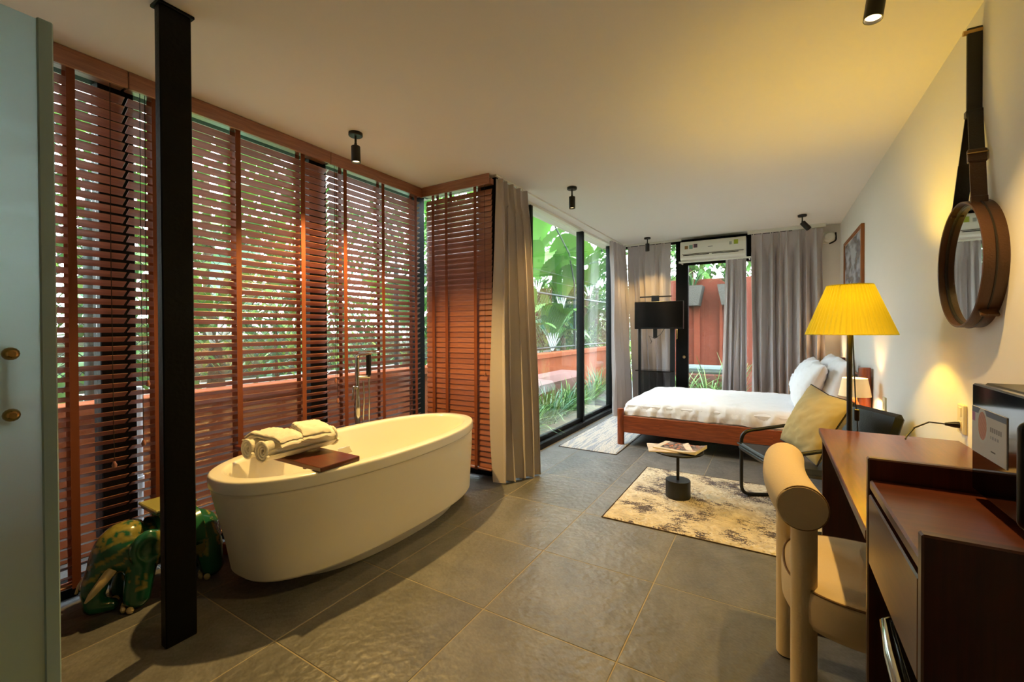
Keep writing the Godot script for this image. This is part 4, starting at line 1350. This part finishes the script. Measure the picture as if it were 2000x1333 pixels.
func build_floor_lamp() -> void:
	var t := thing("floor_lamp", "floor lamp with pleated yellow shade standing behind the desk", "lamp", V(0.345, 0, -2.87))
	var g := G.new()
	g.lathe([Vector2(0, 0), Vector2(0.125, 0), Vector2(0.125, 0.012), Vector2(0.12, 0.018), Vector2(0.02, 0.026), Vector2(0, 0.026)], 40)
	part("base", g, M.black_metal, t)
	part("pole", G.new().cyl(V(0, 0.02, 0), V(0, 1.28, 0), 0.0125, -1.0, 16), M.black_metal, t)
	var sh := G.new()
	sh.surf(func(a: float, b: float):
		var pl := 0.0045 * sin(a * TAU * 48.0)
		var r := lerpf(0.193, 0.097, b) + pl * lerpf(1.0, 0.7, b)
		return V(cos(a * TAU) * r, lerpf(1.215, 1.475, b), sin(a * TAU) * r), 384, 6, true, false, true)
	var s := part("shade", sh, M.shade_yellow, t, "pleated yellow fabric shade")
	for q in [[1.217, 0.194], [1.473, 0.098]]:
		var ring := []
		for k in 64: ring.append(V(cos(TAU * k / 64) * q[1], q[0], sin(TAU * k / 64) * q[1]))
		part("hoop", G.new().tube(ring, 0.003, 6, true), M.shade_yellow, s)
	for k in 3:
		var an := TAU * k / 3
		part("spoke", G.new().cyl(V(0, 1.27, 0), V(cos(an) * 0.098, 1.470, sin(an) * 0.098), 0.0015, -1.0, 5), M.black_metal, s)
	g = G.new()
	g.xf.origin = V(0, 1.385, 0)
	g.lathe([Vector2(0, -0.045), Vector2(0.014, -0.04), Vector2(0.030, 0.0), Vector2(0.022, 0.025), Vector2(0, 0.034)], 16)
	part("bulb", g, M.bulb, t)
	part("socket", G.new().cyl(V(0, 1.27, 0), V(0, 1.35, 0), 0.016, -1.0, 14), M.black_plastic, t)
	var c := part("cord", G.new().tube([V(0.012, 1.22, 0.008), V(0.018, 1.0, 0.02), V(0.022, 0.86, 0.03), V(0.026, 0.80, 0.036), V(0.03, 0.70, 0.04), V(0.05, 0.30, 0.05), V(0.10, 0.03, 0.06), V(0.20, 0.006, 0.07)], 0.0032, 6), M.black_plastic, t)
	part("cord_switch", G.new().box(V(0.026, 0.80, 0.036), V(0.022, 0.060, 0.014), 0.003), M.black_plastic, c)
	var l := OmniLight3D.new()
	l.name = "lamp_glow"
	l.position = V(0, 1.385, 0)
	l.light_color = Color(1.0, 0.82, 0.28)
	l.light_energy = 0.52
	l.light_size = 0.03
	l.omni_range = 12.0
	l.omni_attenuation = 2.0
	l.shadow_enabled = true
	t.add_child(l)

# ------------------------------------------------------------------ wall things
func build_wall_things() -> void:
	# strap mirror
	var R := 0.25
	var c := V(XR, 1.50, -2.43)
	var t := thing("mirror", "round mirror in brown leather band hung from dark strap", "mirror", c)
	var g := G.new()
	# band about the x axis
	g.xf.basis = Basis(V(0, 0, 1), PI / 2)
	g.lathe([Vector2(R - 0.010, 0.0), Vector2(R, 0.0), Vector2(R + 0.001, 0.030), Vector2(R, 0.066), Vector2(R - 0.004, 0.068), Vector2(R - 0.008, 0.066), Vector2(R - 0.010, 0.02)], 72)
	part("leather_band", g, M.brown_leather, t)
	g = G.new()
	g.xf.basis = Basis(V(0, 0, 1), PI / 2)
	g.lathe([Vector2(R + 0.001, 0.030), Vector2(R + 0.004, 0.031), Vector2(R + 0.004, 0.035), Vector2(R + 0.001, 0.036)], 72)
	g.lathe([Vector2(R - 0.010, 0.0), Vector2(R - 0.014, 0.001), Vector2(R - 0.018, 0.044), Vector2(R - 0.010, 0.046)], 72)
	part("stitched_rib", g, M.dark_leather, t)
	g = G.new()
	g.xf.basis = Basis(V(0, 0, 1), PI / 2)
	g.lathe([Vector2(0, 0.024), Vector2(R - 0.010, 0.024), Vector2(R - 0.010, 0.040), Vector2(0, 0.040)], 72)
	part("glass", g, M.mirror_glass, t)
	# straps from the band up to the hook
	for s in [-1.0, 1.0]:
		var an: float = s * 0.42
		var p0 := V(-0.036, cos(an) * (R + 0.003), sin(an) * (R + 0.003))
		var p1 := V(-0.022, 0.60, s * 0.012)
		var dir := (p1 - p0)
		var mid := p0.lerp(p1, 0.5)
		part("strap", G.new().box((mid + p1) / 2, V(0.044, dir.length() * 0.5, 0.006), 0.001, _strap_basis(dir)), M.dark_leather, t)
		part("strap", G.new().box((p0 + mid) / 2, V(0.046, dir.length() * 0.5, 0.007), 0.001, _strap_basis(dir)), M.dark_leather if s < 0.0 else M.brown_leather, t)
		part("strap_anchor", G.new().box(p0, V(0.048, 0.04, 0.012), 0.002, _strap_basis(dir)), M.brown_leather, t)
	var bk := part("buckle_keeper", G.new().box(V(-0.030, 0.415, 0.058), V(0.054, 0.055, 0.018), 0.003, _strap_basis(V(0.014, 0.35, -0.09))), M.brown_leather, t)
	part("buckle_pin", G.new().cyl(V(-0.060, 0.425, 0.068), V(-0.002, 0.425, 0.068), 0.003, -1.0, 8), M.brass, bk)
	part("strap_loop", G.new().box(V(-0.022, 0.60, 0.0), V(0.052, 0.028, 0.030), 0.003), M.dark_leather, t)
	part("hanging_strap", G.new().box(V(-0.022, 0.77, 0.0), V(0.044, 0.34, 0.014), 0.002), M.dark_leather, t)
	part("wall_peg", G.new().cyl(V(0, 0.925, 0), V(-0.055, 0.925, 0), 0.010, -1.0, 14), M.brass, t)
	part("buckle", G.new().box(V(-0.03, -0.19, 0.172), V(0.05, 0.05, 0.012), 0.003, Basis(V(1, 0, 0), -0.75)), M.brown_leather, t)
	# framed picture
	var pn := noise(141, 0.02, 4)
	var art := img(96, 64, func(x: int, y: int):
		var n := pn.get_noise_2d(x * 1.5, y * 2.4)
		return Color(0.72, 0.74, 0.78).lerp(Color(0.45, 0.44, 0.47), clampf(n * 1.8 + 0.4, 0, 1)))
	std("art", Color(1, 1, 1), 0.25, {"tex": art})
	t = thing("picture_frame", "grey abstract picture in thin wooden frame above bed", "picture", V(XR, 1.92, -5.55))
	var hw := 0.55
	var hh := 0.26
	part("backing", G.new().box(V(-0.008, 0, 0), V(0.012, hh * 2 - 0.02, hw * 2 - 0.02)), M.white_plastic, t)
	g = G.new()
	g.poly([V(-0.0155, -hh + 0.02, -hw + 0.02), V(-0.0155, -hh + 0.02, hw - 0.02), V(-0.0155, hh - 0.02, hw - 0.02), V(-0.0155, hh - 0.02, -hw + 0.02)], [Vector2(0, 1), Vector2(1, 1), Vector2(1, 0), Vector2(0, 0)], V(-1, 0, 0))
	part("print", g, M.art, t)
	for s in [-1.0, 1.0]:
		part("frame_side", G.new().box(V(-0.014, 0, s * hw), V(0.028, hh * 2 + 0.03, 0.030), 0.003), M.oak, t)
		part("frame_side", G.new().box(V(-0.014, s * hh, 0), V(0.028, 0.030, hw * 2), 0.003), M.oak, t)
	# sockets
	t = thing("wall_socket", "cream wall socket plate with black plug above desk", "socket", V(XR, 0.855, -2.60))
	part("plate", G.new().box(V(-0.006, 0, 0), V(0.012, 0.125, 0.075), 0.003), M.cream_plastic, t)
	for y in [0.03, -0.03]:
		part("rocker", G.new().box(V(-0.013, y, 0), V(0.004, 0.04, 0.03), 0.001), M.cream_plastic, t)
	t = thing("power_cable", "black plug and cable running from desk to socket", "cable", V(XR, 0.0, -2.60))
	part("plug", G.new().tube([V(-0.014, 0.828, 0.0), V(-0.03, 0.828, 0.0), V(-0.06, 0.827, -0.004)], [0.014, 0.013, 0.006], 10), M.black_plastic, t)
	part("wire", G.new().tube([V(-0.055, 0.827, -0.004), V(-0.11, 0.83, -0.005), V(-0.16, 0.80, 0.0), V(-0.19, 0.762, 0.02), V(-0.20, 0.755, 0.05)], 0.0035, 6), M.black_plastic, t)
	t = thing("wall_socket", "cream wall socket plate between armchair and bed", "socket", V(XR, 0.68, -4.12))
	part("plate", G.new().box(V(-0.006, 0, 0), V(0.012, 0.125, 0.075), 0.003), M.cream_plastic, t)
	part("rocker", G.new().box(V(-0.013, 0, 0), V(0.004, 0.05, 0.03), 0.001), M.cream_plastic, t)

func _strap_basis(dir: Vector3) -> Basis:
	# y along the strap, x kept out from the wall
	var y := dir.normalized()
	var z := V(1, 0, 0).cross(y).normalized()
	var x := y.cross(z)
	return Basis(x, y, z)

# ------------------------------------------------------------------ ceiling spotlights
func spotlight(label: String, at: Vector3, aim: Vector3, energy: float, cone: float, lit: bool) -> void:
	var t := thing("ceiling_spotlight", label, "spotlight", at, 0.0, "black ceiling spotlights")
	var g := G.new()
	g.lathe([Vector2(0, -0.022), Vector2(0.040, -0.022), Vector2(0.044, -0.018), Vector2(0.044, 0.0), Vector2(0, 0.0)], 28)
	part("canopy", g, M.black_metal, t)
	part("stem", G.new().cyl(V(0, -0.02, 0), V(0, -0.075, 0), 0.007, -1.0, 10), M.black_metal, t)
	part("knuckle", G.new().box(V(0, -0.075, 0), V(0.016, 0.024, 0.016), 0.004), M.black_metal, t)
	var h := Node3D.new()
	h.name = "head"
	t.add_child(h)
	h.position = V(0, -0.085, 0)
	var y := -aim.normalized()
	var x := y.cross(V(0, 0, 1)).normalized() if absf(y.z) < 0.9 else y.cross(V(1, 0, 0)).normalized()
	h.transform.basis = Basis(x, y, x.cross(y))
	g = G.new()
	g.lathe([Vector2(0, 0.0), Vector2(0.026, 0.0), Vector2(0.0285, -0.003), Vector2(0.0285, -0.105), Vector2(0.0255, -0.105), Vector2(0.024, -0.092)], 28)
	part("barrel", g, M.black_metal, h)
	g = G.new()
	g.lathe([Vector2(0.0248, -0.094), Vector2(0, -0.094)], 28)
	part("lens", g, M.spot_face if lit else M.white_plastic, h)
	if lit:
		var l := SpotLight3D.new()
		l.name = "beam"
		l.position = V(0, -0.100, 0)
		l.rotation.x = -PI / 2
		l.light_color = Color(1.0, 0.82, 0.49)
		l.light_energy = energy
		l.light_size = 0.022
		l.spot_range = 12.0
		l.spot_attenuation = 2.0
		l.spot_angle = cone
		l.spot_angle_attenuation = 0.6
		l.shadow_enabled = true
		h.add_child(l)

func build_spots() -> void:
	spotlight("black ceiling spotlight above the bathtub", V(-2.323, CEIL, -1.90), V(0.03, -1, 0.0), 5.2, 58.0, true)
	spotlight("black ceiling spotlight beside the sliding door curtain", V(-1.554, CEIL, -3.64), V(0.0, -1, 0.0), 1.8, 58.0, true)
	spotlight("black ceiling spotlight in front of the television curtain", V(-1.511, CEIL, -6.20), V(0.0, -1, 0.0), 0.8, 55.0, true)
	spotlight("black ceiling spotlight tilted towards the bed pillows", V(0.281, CEIL, -5.89), V(0.6, -0.8, 0.1), 0.0, 50.0, false)
	spotlight("black ceiling spotlight with bright tilted head above the desk chair", V(0.315, CEIL, -1.99), V(-0.14, -1, 0.10), 2.0, 50.0, true)

# ------------------------------------------------------------------ garden
func leaf_blade(g: G, base: Vector3, dir: Vector3, length: float, width: float, droop: float, c: Color, n := 8, fold := 0.25) -> void:
	var p := base
	var d := dir.normalized()
	var side := d.cross(Vector3.UP)
	if side.length() < 0.1: side = d.cross(Vector3.RIGHT)
	side = side.normalized()
	var rows := []
	for k in range(n + 1):
		var f := float(k) / n
		var w := width * 0.5 * pow(sin(PI * clampf(f * 0.94 + 0.05, 0.0, 1.0)), 0.7) * (1.0 - 0.12 * f)
		if k == n: w = 0.002
		var up := side.cross(d).normalized()
		# pleated blade: the edge of every second row sits lower
		var dip := up * w * (0.10 if k % 2 == 0 else 0.0)
		g.col = c
		var a := g.vert(p - side * w + up * w * fold - dip)
		var m := g.vert(p)
		var b := g.vert(p + side * w + up * w * fold - dip)
		rows.append([a, m, b])
		p += d * length / n
		d = (d + Vector3.DOWN * droop / n).normalized()
	for k in range(n):
		g.quad(rows[k][0], rows[k][1], rows[k + 1][1], rows[k + 1][0])
		g.quad(rows[k][1], rows[k][2], rows[k + 1][2], rows[k + 1][1])

func green(kind: int) -> Color:
	var a: Array = [Color(0.05, 0.14, 0.03), Color(0.11, 0.25, 0.05), Color(0.07, 0.19, 0.10), Color(0.20, 0.32, 0.065), Color(0.035, 0.085, 0.035)]
	var c: Color = a[kind % a.size()]
	var s := rng.randf_range(0.75, 1.25)
	return Color(c.r * s, c.g * s, c.b * s)

func clump(n: int, r: Vector3, ll: float, lw: float, sd: int, kinds: Array) -> ArrayMesh:
	rng.seed = sd
	var g := G.new()
	for k in n:
		var q := V(rng.randfn(), rng.randfn(), rng.randfn()).normalized() * pow(rng.randf(), 0.4)
		var p := q * r
		var d := (q + V(rng.randf_range(-0.7, 0.7), rng.randf_range(-0.2, 0.8), rng.randf_range(-0.7, 0.7))).normalized()
		var s := rng.randf_range(0.7, 1.3)
		leaf_blade(g, p, d, ll * s, lw * s, rng.randf_range(0.3, 1.2), green(kinds[rng.randi() % kinds.size()]), 3)
	return g.mesh()

func strap_clump(n: int, h: float, lw: float, sd: int, kinds: Array) -> ArrayMesh:
	rng.seed = sd
	var g := G.new()
	for k in n:
		var a := rng.randf() * TAU
		var sp := rng.randf_range(0.15, 0.9)
		leaf_blade(g, V(cos(a) * 0.05, 0, sin(a) * 0.05), V(cos(a) * sp, 1.0, sin(a) * sp), h * rng.randf_range(0.7, 1.25), lw, rng.randf_range(0.8, 2.0), green(kinds[rng.randi() % kinds.size()]), 6)
	return g.mesh()

func banana(label: String, at: Vector3, h: float, nl: int, ll: float, lw: float, sd: int, lean: Vector3) -> void:
	var t := thing("banana_plant", label, "plant", at, 0.0, "broad leaved plants in the planter")
	rng.seed = sd
	var top := V(0, h, 0) + lean
	part("trunk", G.new().tube([V(0, 0, 0), V(0, h * 0.5, 0) + lean * 0.3, top], [0.075, 0.062, 0.040], 10), M.bark, t)
	for k in nl:
		var a := TAU * k / nl * 2.4 + rng.randf_range(-0.3, 0.3)
		var el := rng.randf_range(0.7, 2.6)
		var dir := V(cos(a), el, sin(a)).normalized()
		var s := rng.randf_range(0.75, 1.2)
		var st := top + dir * 0.30 * s
		var lf := Node3D.new()
		var g := G.new()
		leaf_blade(g, st, (dir + V(0, 0.1, 0)), ll * s, lw * s, rng.randf_range(0.9, 2.2), green([1, 3, 2, 1][k % 4]), 26, 0.30)
		lf.free()
		var leaf := part("leaf", g, M.foliage, t)
		part("stalk", G.new().tube([top - V(0, 0.10, 0), st], [0.022, 0.011], 6), M.foliage, leaf)

func build_garden() -> void:
	var g := G.new()
	g.box(V(-5.4, -0.11, -6.0), V(6.44, 0.10, 22.0))
	g.box(V(0.2, -0.11, -10.0), V(4.8, 0.10, 6.4))
	struct("ground", g, M.concrete, "grey gravel ground of the garden outside the glass")
	# planter along the garden
	var t := thing("garden_planter", "long terracotta garden planter wall with pale coping", "planter", V(-3.4, -0.06, 0))
	part("front_wall", G.new().box(V(-0.06, 0.40, -4.6), V(0.12, 0.80, 12.8), 0.006), M.terracotta, t)
	part("coping", G.new().box(V(-0.05, 0.845, -4.6), V(0.19, 0.09, 12.84), 0.012), M.terracotta, t)
	part("end_wall", G.new().box(V(-0.75, 0.40, -11.06), V(1.5, 0.80, 0.12), 0.006), M.terracotta_dark, t)
	part("soil_bed", G.new().box(V(-0.85, 0.40, -4.6), V(1.45, 0.76, 12.6)), M.pebble, t)
	g = G.new()
	t = thing("stone_bench", "rounded pink stone block in front of planter wall", "bench", V(-3.12, -0.06, -6.35))
	part("block", G.new().box(V(0, 0.29, 0), V(0.46, 0.58, 1.75), 0.09), M.pink_stone, t)
	# white pipe outside the blinds
	t = thing("drain_pipe", "white plastic pipe standing outside behind the wide blind", "pipe", V(-3.02, -0.06, -0.985))
	part("pipe", G.new().cyl(V(0, 0, 0), V(0, 1.0, 0), 0.022, -1.0, 14), M.pvc, t)
	part("coupling", G.new().cyl(V(0, 0.42, 0), V(0, 0.50, 0), 0.027, -1.0, 14), M.pvc, t)
	# fence
	t = thing("chain_link_fence", "chain link fence with steel posts and barbed wire behind planter", "fence", V(-3.62, 0.70, 0))
	for k in 7:
		var z := 1.6 - 2.55 * k
		var p := part("post", G.new().cyl(V(0, 0, z), V(0, 1.24, z), 0.028, -1.0, 10), M.wire, t)
		part("arm", G.new().tube([V(0, 1.22, z), V(0.0, 1.50, z), V(0.03, 2.1, z + 0.35), V(0.10, 2.6, z + 1.35)], 0.016, 7), M.wire, p)
	part("top_rail", G.new().cyl(V(0, 1.21, 1.6), V(0, 1.21, -13.6), 0.022, -1.0, 8), M.wire, t)
	part("bottom_rail", G.new().cyl(V(0, 0.20, 1.6), V(0, 0.20, -13.6), 0.016, -1.0, 8), M.wire, t)
	for y in [1.45, 1.62]:
		part("barbed_wire", G.new().cyl(V(0.0, y, 1.6), V(0.0, y, -13.6), 0.004, -1.0, 5), M.wire, t)
	g = G.new()
	for k in 150:
		var z := 1.4 - 0.10 * k
		g.cyl(V(0.0, 0.18, z), V(0.0, 1.21, z - 1.03), 0.0028, -1.0, 3)
		g.cyl(V(0.004, 0.18, z - 1.03), V(0.004, 1.21, z), 0.0028, -1.0, 3)
	part("wire_mesh", g, M.wire, t, "", "stuff")
	g = G.new()
	rng.seed = 9
	for k in 140:
		var z := 1.2 - 0.11 * k
		var a := rng.randf_range(-0.4, 0.4)
		g.cyl(V(0, 1.23, z), V(0.03, 1.31, z + 0.05 + a * 0.05), 0.004, 0.001, 4)
		g.cyl(V(0, 1.23, z), V(-0.03, 1.30, z - 0.05), 0.004, 0.001, 4)
	part("spikes", g, M.wire, t, "", "stuff")
	# broad leaved plants seen through the sliding doors
	var spots := [
		["tall banana plant with leaning scaly trunk beside the fence arm", V(-4.15, 0.68, -7.6), 1.35, 9, 1.35, 0.42, V(-0.10, 0, -0.45)],
		["banana plant with large upright paddle leaves by the fence", V(-4.25, 0.68, -9.4), 1.05, 8, 1.55, 0.62, V(0.05, 0, 0.2)],
		["short broad leaved plant with rounded bright leaves in planter", V(-4.0, 0.68, -6.9), 0.28, 9, 0.85, 0.40, V(0, 0, 0)],
		["short broad leaved plant with long blue green leaves in planter", V(-4.0, 0.68, -8.4), 0.22, 9, 1.0, 0.30, V(0, 0, 0.1)],
		["banana plant with two leaning stalks towards planter end", V(-4.35, 0.68, -10.6), 1.5, 8, 1.6, 0.55, V(0.1, 0, -0.5)],
		["low broad leaved plant towards the planter end", V(-4.05, 0.68, -10.0), 0.25, 8, 1.0, 0.36, V(0, 0, 0)],
		["tall banana plant growing beyond the end of planter", V(-4.6, -0.06, -12.6), 2.6, 9, 1.8, 0.6, V(0.1, 0, 0.2)],
		["tall banana plant behind the chain link fence", V(-5.2, -0.06, -9.6), 2.9, 9, 1.9, 0.65, V(0.1, 0, 0.2)],
		["broad leaved plant behind the bath blinds by the drain pipe", V(-4.15, 0.68, -1.9), 0.5, 8, 0.9, 0.32, V(0, 0, 0)],
		["broad leaved plant behind the blind by the bath tap", V(-4.15, 0.68, -4.2), 0.4, 9, 1.0, 0.34, V(0, 0, 0)]]
	for k in spots.size():
		var s: Array = spots[k]
		banana(s[0], s[1], s[2], s[3], s[4], s[5], 200 + k, s[6])
	# leafy shrubs along the planter
	var meshes := [clump(170, V(0.42, 0.42, 0.42), 0.17, 0.07, 301, [1, 3, 3]), clump(200, V(0.40, 0.5, 0.40), 0.15, 0.045, 302, [2, 0, 3]), clump(170, V(0.45, 0.35, 0.45), 0.22, 0.05, 303, [1, 2, 3])]
	rng.seed = 31
	var zs := [0.4, -0.35, -1.1, -1.75, -2.5, -3.2, -4.5, -5.3, -6.2, -7.4, -9.0, -10.6]
	for k in zs.size():
		var s := thing("leafy_shrub", "dense green leafy shrub growing in the terracotta planter", "shrub", V(-4.20 + rng.randf_range(-0.1, 0.1), 0.68, zs[k]), rng.randf() * TAU, "shrubs in the terracotta planter")
		var h := rng.randf_range(0.38, 0.62) if k < 6 else 0.32
		part("stem", G.new().tube([V(0, 0, 0), V(0.02, h * 0.6, 0), V(0.0, h + 0.2, 0.02)], [0.022, 0.016, 0.008], 6), M.bark, s)
		var f := part_mesh("foliage", meshes[k % 3], M.foliage, s, "", "stuff")
		f.position.y = h
		f.scale = Vector3.ONE * rng.randf_range(0.9, 1.2)
	# trees behind the fence
	var crowns := [clump(1350, V(1.5, 1.4, 1.5), 0.28, 0.11, 401, [1, 0, 3]), clump(1350, V(1.4, 1.6, 1.4), 0.30, 0.07, 402, [2, 0, 3])]
	for k in 9:
		var z: float = 1.6 - 2.1 * k
		var x: float = -5.9 - 0.9 * (k % 2)
		var s := thing("garden_tree", "leafy green tree growing behind the chain link fence", "tree", V(x, -0.06, z), k * 1.3, "trees behind the chain link fence")
		var h: float = [2.0, 2.9, 2.4][k % 3]
		part("trunk", G.new().tube([V(0, 0, 0), V(0.05, h * 0.6, 0.05), V(0, h + 0.8, 0)], [0.11, 0.085, 0.04], 9), M.bark, s)
		var f := part_mesh("crown", crowns[k % 2], M.foliage, s, "", "stuff")
		f.position.y = h
	for q in [V(-7.2, -0.06, -12.6), V(-6.2, -0.06, -14.8), V(-8.6, -0.06, -14.6), V(-5.0, -0.06, -16.4), V(-7.4, -0.06, -17.2), V(-5.6, -0.06, -11.8)]:
		var s := thing("distant_tree", "low leafy tree standing past the end of the planter", "tree", q, q.x * 2.0, "low trees past the planter end")
		part("trunk", G.new().tube([V(0, 0, 0), V(0.05, 1.0, 0.05), V(0, 1.8, 0)], [0.11, 0.085, 0.04], 9), M.bark, s)
		var f := part_mesh("crown", crowns[1 if q.x < -6.5 else 0], M.foliage, s, "", "stuff")
		f.position.y = 1.7
	# strap leaved plants at the foot of the wall
	var st := [strap_clump(80, 0.50, 0.024, 501, [1, 3, 0]), strap_clump(80, 0.58, 0.018, 502, [2, 1, 2])]
	var gp := [V(-2.62, -0.06, -3.75), V(-2.75, -0.06, -4.2), V(-2.6, -0.06, -4.75), V(-2.85, -0.06, -4.9), V(-2.75, -0.06, -5.45), V(-2.95, -0.06, -3.9), V(-2.68, -0.06, -6.2), V(-2.85, -0.06, -7.6), V(-2.72, -0.06, -6.9), V(-3.0, -0.06, -8.4), V(-2.5, -0.06, -4.35), V(-2.55, -0.06, -5.2), V(-2.95, -0.06, -4.5), V(-2.62, -0.06, -5.75), V(-2.98, -0.06, -5.2), V(-2.45, -0.06, -3.95)]
	for k in gp.size():
		var s := thing("strap_leaf_plant", "strap leaved green ground plant outside the sliding doors", "plant", gp[k], k * 0.9, "strap leaved plants outside the sliding doors")
		part_mesh("leaves", st[k % 2], M.foliage, s, "", "stuff")
	# yellow flowering bush past the last door stile
	var b := thing("flowering_bush", "pale yellow flowering bush past the planter end", "bush", V(-2.95, -0.06, -10.2), 0.0)
	rng.seed = 77
	g = G.new()
	for k in 420:
		var q := V(rng.randfn(), rng.randfn(), rng.randfn()).normalized() * pow(rng.randf(), 0.5)
		var c := Color(0.55, 0.50, 0.10) if k % 3 == 0 else (Color(0.62, 0.60, 0.36) if k % 3 == 1 else Color(0.15, 0.30, 0.05))
		leaf_blade(g, V(0, 0.55, 0) + q * V(0.42, 0.5, 0.5), q + V(0, 0.3, 0), 0.13, 0.05, 0.6, c, 3)
	part("foliage", g, M.foliage, b, "", "stuff")
	part("stem", G.new().tube([V(0, 0, 0), V(0.02, 0.5, 0)], [0.03, 0.015], 6), M.bark, b)
	# terracotta courtyard beyond the far glass
	t = thing("courtyard_wall", "tall terracotta courtyard wall with shallow pilasters", "wall", V(-0.3, -0.06, -8.9))
	part("wall_face", G.new().box(V(0.2, 1.12, 0), V(4.0, 2.24, 0.16), 0.01), M.shaded_terracotta, t)
	for x in [-0.93, -0.52, -0.30, 0.4]:
		part("pilaster", G.new().box(V(x, 1.05, 0.10), V(0.10 if x < -0.6 else 0.05, 2.10, 0.05), 0.006), M.terracotta_dark, t)
	part("ledge", G.new().box(V(-0.34, 1.0, 0.12), V(0.26, 0.03, 0.09), 0.006), M.pale_cap, t)
	var ringp := []
	for k in 28: ringp.append(V(-0.30 + cos(TAU * k / 28) * 0.13, 1.53 + sin(TAU * k / 28) * 0.13, 0.10))
	var rg := part("round_ornament", G.new().tube(ringp, 0.014, 6, true), M.terracotta, t)
	std("leaf_paint", Color(0.42, 0.46, 0.12), 0.7)
	var og := G.new()
	og.xf = Transform3D(Basis(V(1, 0, 0), PI / 2), V(-0.30, 1.55, 0.085))
	og.lathe([Vector2(0, 0), Vector2(0.09, 0), Vector2(0.09, 0.02), Vector2(0, 0.02)], 24)
	part("painted_disc", og, M.leaf_paint, rg)
	for q in [[-1.28, 2.03, "grey concrete wall pot with dark fern next to the black door stile"], [-0.66, 2.03, "grey concrete wall pot with dark fern next to the short curtain"]]:
		var pt := thing("wall_pot", q[2], "pot", V(q[0], q[1], -8.60), 0.0, "wall pots in the courtyard")
		var pg := G.new()
		pg.prism([Vector2(-0.12, -0.36), Vector2(0.12, -0.36), Vector2(0.19, 0.0), Vector2(-0.19, 0.0)], -0.20, 0.16)
		part("pot", pg, M.pot_stone, pt)
		part("soil", G.new().box(V(0, 0.004, -0.02), V(0.34, 0.01, 0.30)), M.soil, pt)
		part_mesh("fern", strap_clump(40, 0.34, 0.02, 601 + int(q[0] * 10), [4, 4, 0]), M.foliage, pt, "", "stuff")
	t = thing("courtyard_bench", "low terracotta bench with grey green cushion in courtyard", "bench", V(-0.95, -0.06, -8.0))
	part("bench_base", G.new().box(V(0, 0.28, 0), V(1.0, 0.56, 0.55), 0.02), M.shaded_terracotta, t)
	std("bench_pad", Color(0.40, 0.44, 0.43), 0.8)
	part("pad", G.new().box(V(0, 0.62, 0), V(0.92, 0.11, 0.52), 0.03), M.bench_pad, t)
	for q in [V(-1.25, -0.06, -7.35), V(-0.85, -0.06, -7.4), V(-0.5, -0.06, -7.35)]:
		var s := thing("courtyard_plant", "arching yellow green grass plant in front of courtyard bench", "plant", q, q.x * 5.0, "grass plants in the courtyard")
		part_mesh("leaves", strap_clump(50, 0.85, 0.02, 701, [3, 1, 0]), M.foliage, s, "", "stuff")
	for q in [V(-1.5, -0.06, -9.9), V(0.5, -0.06, -10.1)]:  # trees added so that their crowns overhang and shade the courtyard
		var s := thing("added_shade_tree", "leafy green tree added behind the courtyard wall for shade", "tree", q, q.x, "trees added to shade the courtyard")
		part("trunk", G.new().tube([V(0, 0, 0), V(0, 2.6, 0)], [0.10, 0.05], 8), M.bark, s)
		var f := part_mesh("crown", crowns[0], M.foliage, s, "", "stuff")
		f.position.y = 3.3

func _ready() -> void:
	rng.seed = 1
	setup_view()
	make_materials()
	build_shell()
	build_blinds()
	build_bath()
	build_screen()
	build_curtains()
	build_far_end()
	build_bed()
	build_rugs()
	build_armchair()
	build_desk()
	build_wall_things()
	build_spots()
	build_garden()
